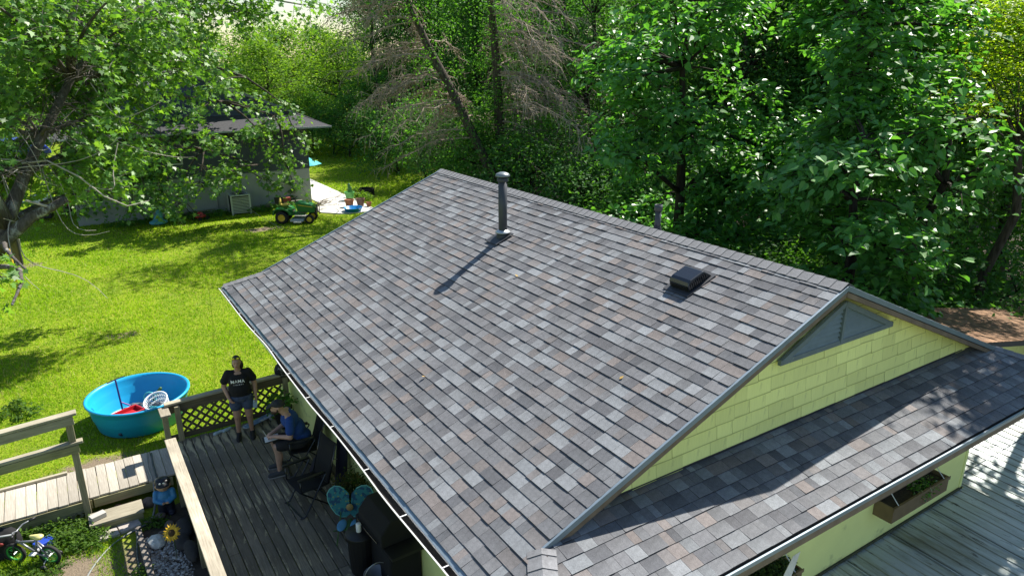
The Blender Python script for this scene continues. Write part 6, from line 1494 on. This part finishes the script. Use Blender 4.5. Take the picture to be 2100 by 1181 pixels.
# --- small plants by the deck and in the window boxes
def clump_plant(name, label, cat, spots, pal, size, n, r_, h, mat, group=None, seed=0):
    q = random.Random(seed); t = thing(name, label, cat, group=group); pts = []; tb = MB()
    for (x, y, z) in spots:
        for k in range(n//8):
            a = q.uniform(0,6.28); rr = r_*math.sqrt(q.random()); e = V((x+rr*math.cos(a), y+rr*math.sin(a), z+h*q.uniform(.3,1)*(1-.5*rr/r_))); tb.tube([(x+rr*.4*math.cos(a),y+rr*.4*math.sin(a),z), e], .004, 3, caps=False)
            for j in range(8): pts.append((e + V((q.gauss(0,.035),q.gauss(0,.035),q.gauss(0,.03))), V((math.cos(a)*.5,math.sin(a)*.5,.5))))
    P, O = arr(pts); tag(tb.build('stems', plain('green_stem', (.05,.09,.02), .7), t), kind='stuff'); tag(link('leaf_mass', leaves('leaf_mass', P, O, size, pal, 'oval', .8, .5, .3), mat, t), kind='stuff'); return t
LG = [(.075,.150,.020),(.100,.180,.024),(.060,.125,.020)]
clump_plant('weed_patch', 'bright leafy weeds growing along the walkway lattice', 'weeds', [(-.75,11.55,0),(-.95,11.6,0),(-.6,11.45,0),(-.52,11.2,0),(-.85,11.35,0),(-.7,11.15,0),(-.42,11.05,0),(-1.15,11.62,0)], LG, .06, 420, .24, .2, WL, seed=1)
clump_plant('weed_patch', 'small weeds between the hose and the gravel bed', 'weeds', [(.38,11.05,0),(.5,11.0,0),(.12,9.9,0),(.1,9.6,0)], LG, .05, 160, .12, .12, WL, seed=2)
clump_plant('weed_patch', 'ground ivy in front of the bicycle', 'weeds', [(-1.4,10.6,0),(-1.15,10.5,0),(-1.0,10.75,0),(-1.5,10.85,0),(-1.25,10.75,0),(-1.0,11.0,0)], LG, .045, 420, .26, .07, WL, seed=3)
clump_plant('sprig_weed', 'pale leafy sprig at the foot of the maple trunk', 'weeds', [(-1.35,16.4,0),(-1.5,16.7,0)], LG, .09, 160, .3, .3, WL, seed=4)
clump_plant('box_plant', 'green and white flowering plant in the window box by the corner', 'plant', [(8.98,3.87,1.55),(9.15,3.87,1.55),(8.85,3.86,1.55)], G1+[(.25,.30,.22)], .05, 220, .12, .16, WL, seed=5)
clump_plant('box_plant', 'dense bluish foliage filling the window box by the flap', 'plant', [(5.75,3.87,1.55),(5.95,3.87,1.55),(6.12,3.87,1.55),(5.5,3.87,1.55)], [(.035,.075,.035),(.05,.09,.045)], .05, 330, .13, .17, WL, seed=6)
wpot = pot('flower_pot', (3.0,9.0,DZ), .13, .22, TC, 'terracotta pot by the yellow wall behind the butterfly chair')
clump_plant('deck_plant', 'straggly plant in front of the yellow wall behind the butterfly chair', 'plant', [(3.0,9.0,DZ+.2),(2.98,8.8,DZ+.25)], [(.04,.07,.015),(.09,.08,.02)], .06, 420, .28, .62, WL, seed=7)
dpot = pot('flower_pot', (2.86,12.3,DZ), .14, .24, M_BLACKP, 'black pot in the far corner of the deck')
clump_plant('deck_plant', 'dark leafy plant in the far corner of the deck', 'plant', [(2.86,12.3,DZ+.22)], G1, .08, 330, .26, .5, WL, seed=8)
clump_plant('shade_weeds', 'dark weeds along the grey house foundation', 'weeds', [tuple(NL(x,-.9+.15*math.sin(x*5),0)) for x in [-8.6,-8,-7.4,-6.8,-6.2,-5.6,-5,-4.4,-3,-2.4,-1.8,-1.2]], G1, .11, 200, .45, .35, WL, seed=9)
clump_plant('tall_weeds', 'sunlit tuft of tall weeds beside the concrete path', 'weeds', [(12.95,34.2,0),(13.1,35,0),(13.0,33.4,0)], G2, .12, 200, .35, .55, WL, seed=10)
clump_plant('wall_vine', 'dark climbing vine on the grey house foundation behind the mower', 'plant', [tuple(NL(-.95,-.12,.15)),tuple(NL(-.9,-.12,.55)),tuple(NL(-1.0,-.12,.95))], G3, .11, 90, .16, .4, WL, seed=11)

# a few fallen leaves on the shingles
for k, (x, y) in enumerate(((4.9,5.35),(5.55,8.4),(3.6,7.6))):
    q = MB(); q.add([(0,0,.03),(.03,.02,.035),(.07,0,.03),(.03,-.02,.035)], [(0,1,2,3)]); o = q.build('fallen_leaf', plain('dry_yellow_leaf', (.42,.27,.06), .8)); o.location = (x,y,EZ+(x-EX)*K-.008); o.rotation_euler = (0,-math.atan(K),k*1.7)
    tag(o, 'small dry yellow leaf lying on the main roof slope', 'leaf', 'fallen leaves on the roof')
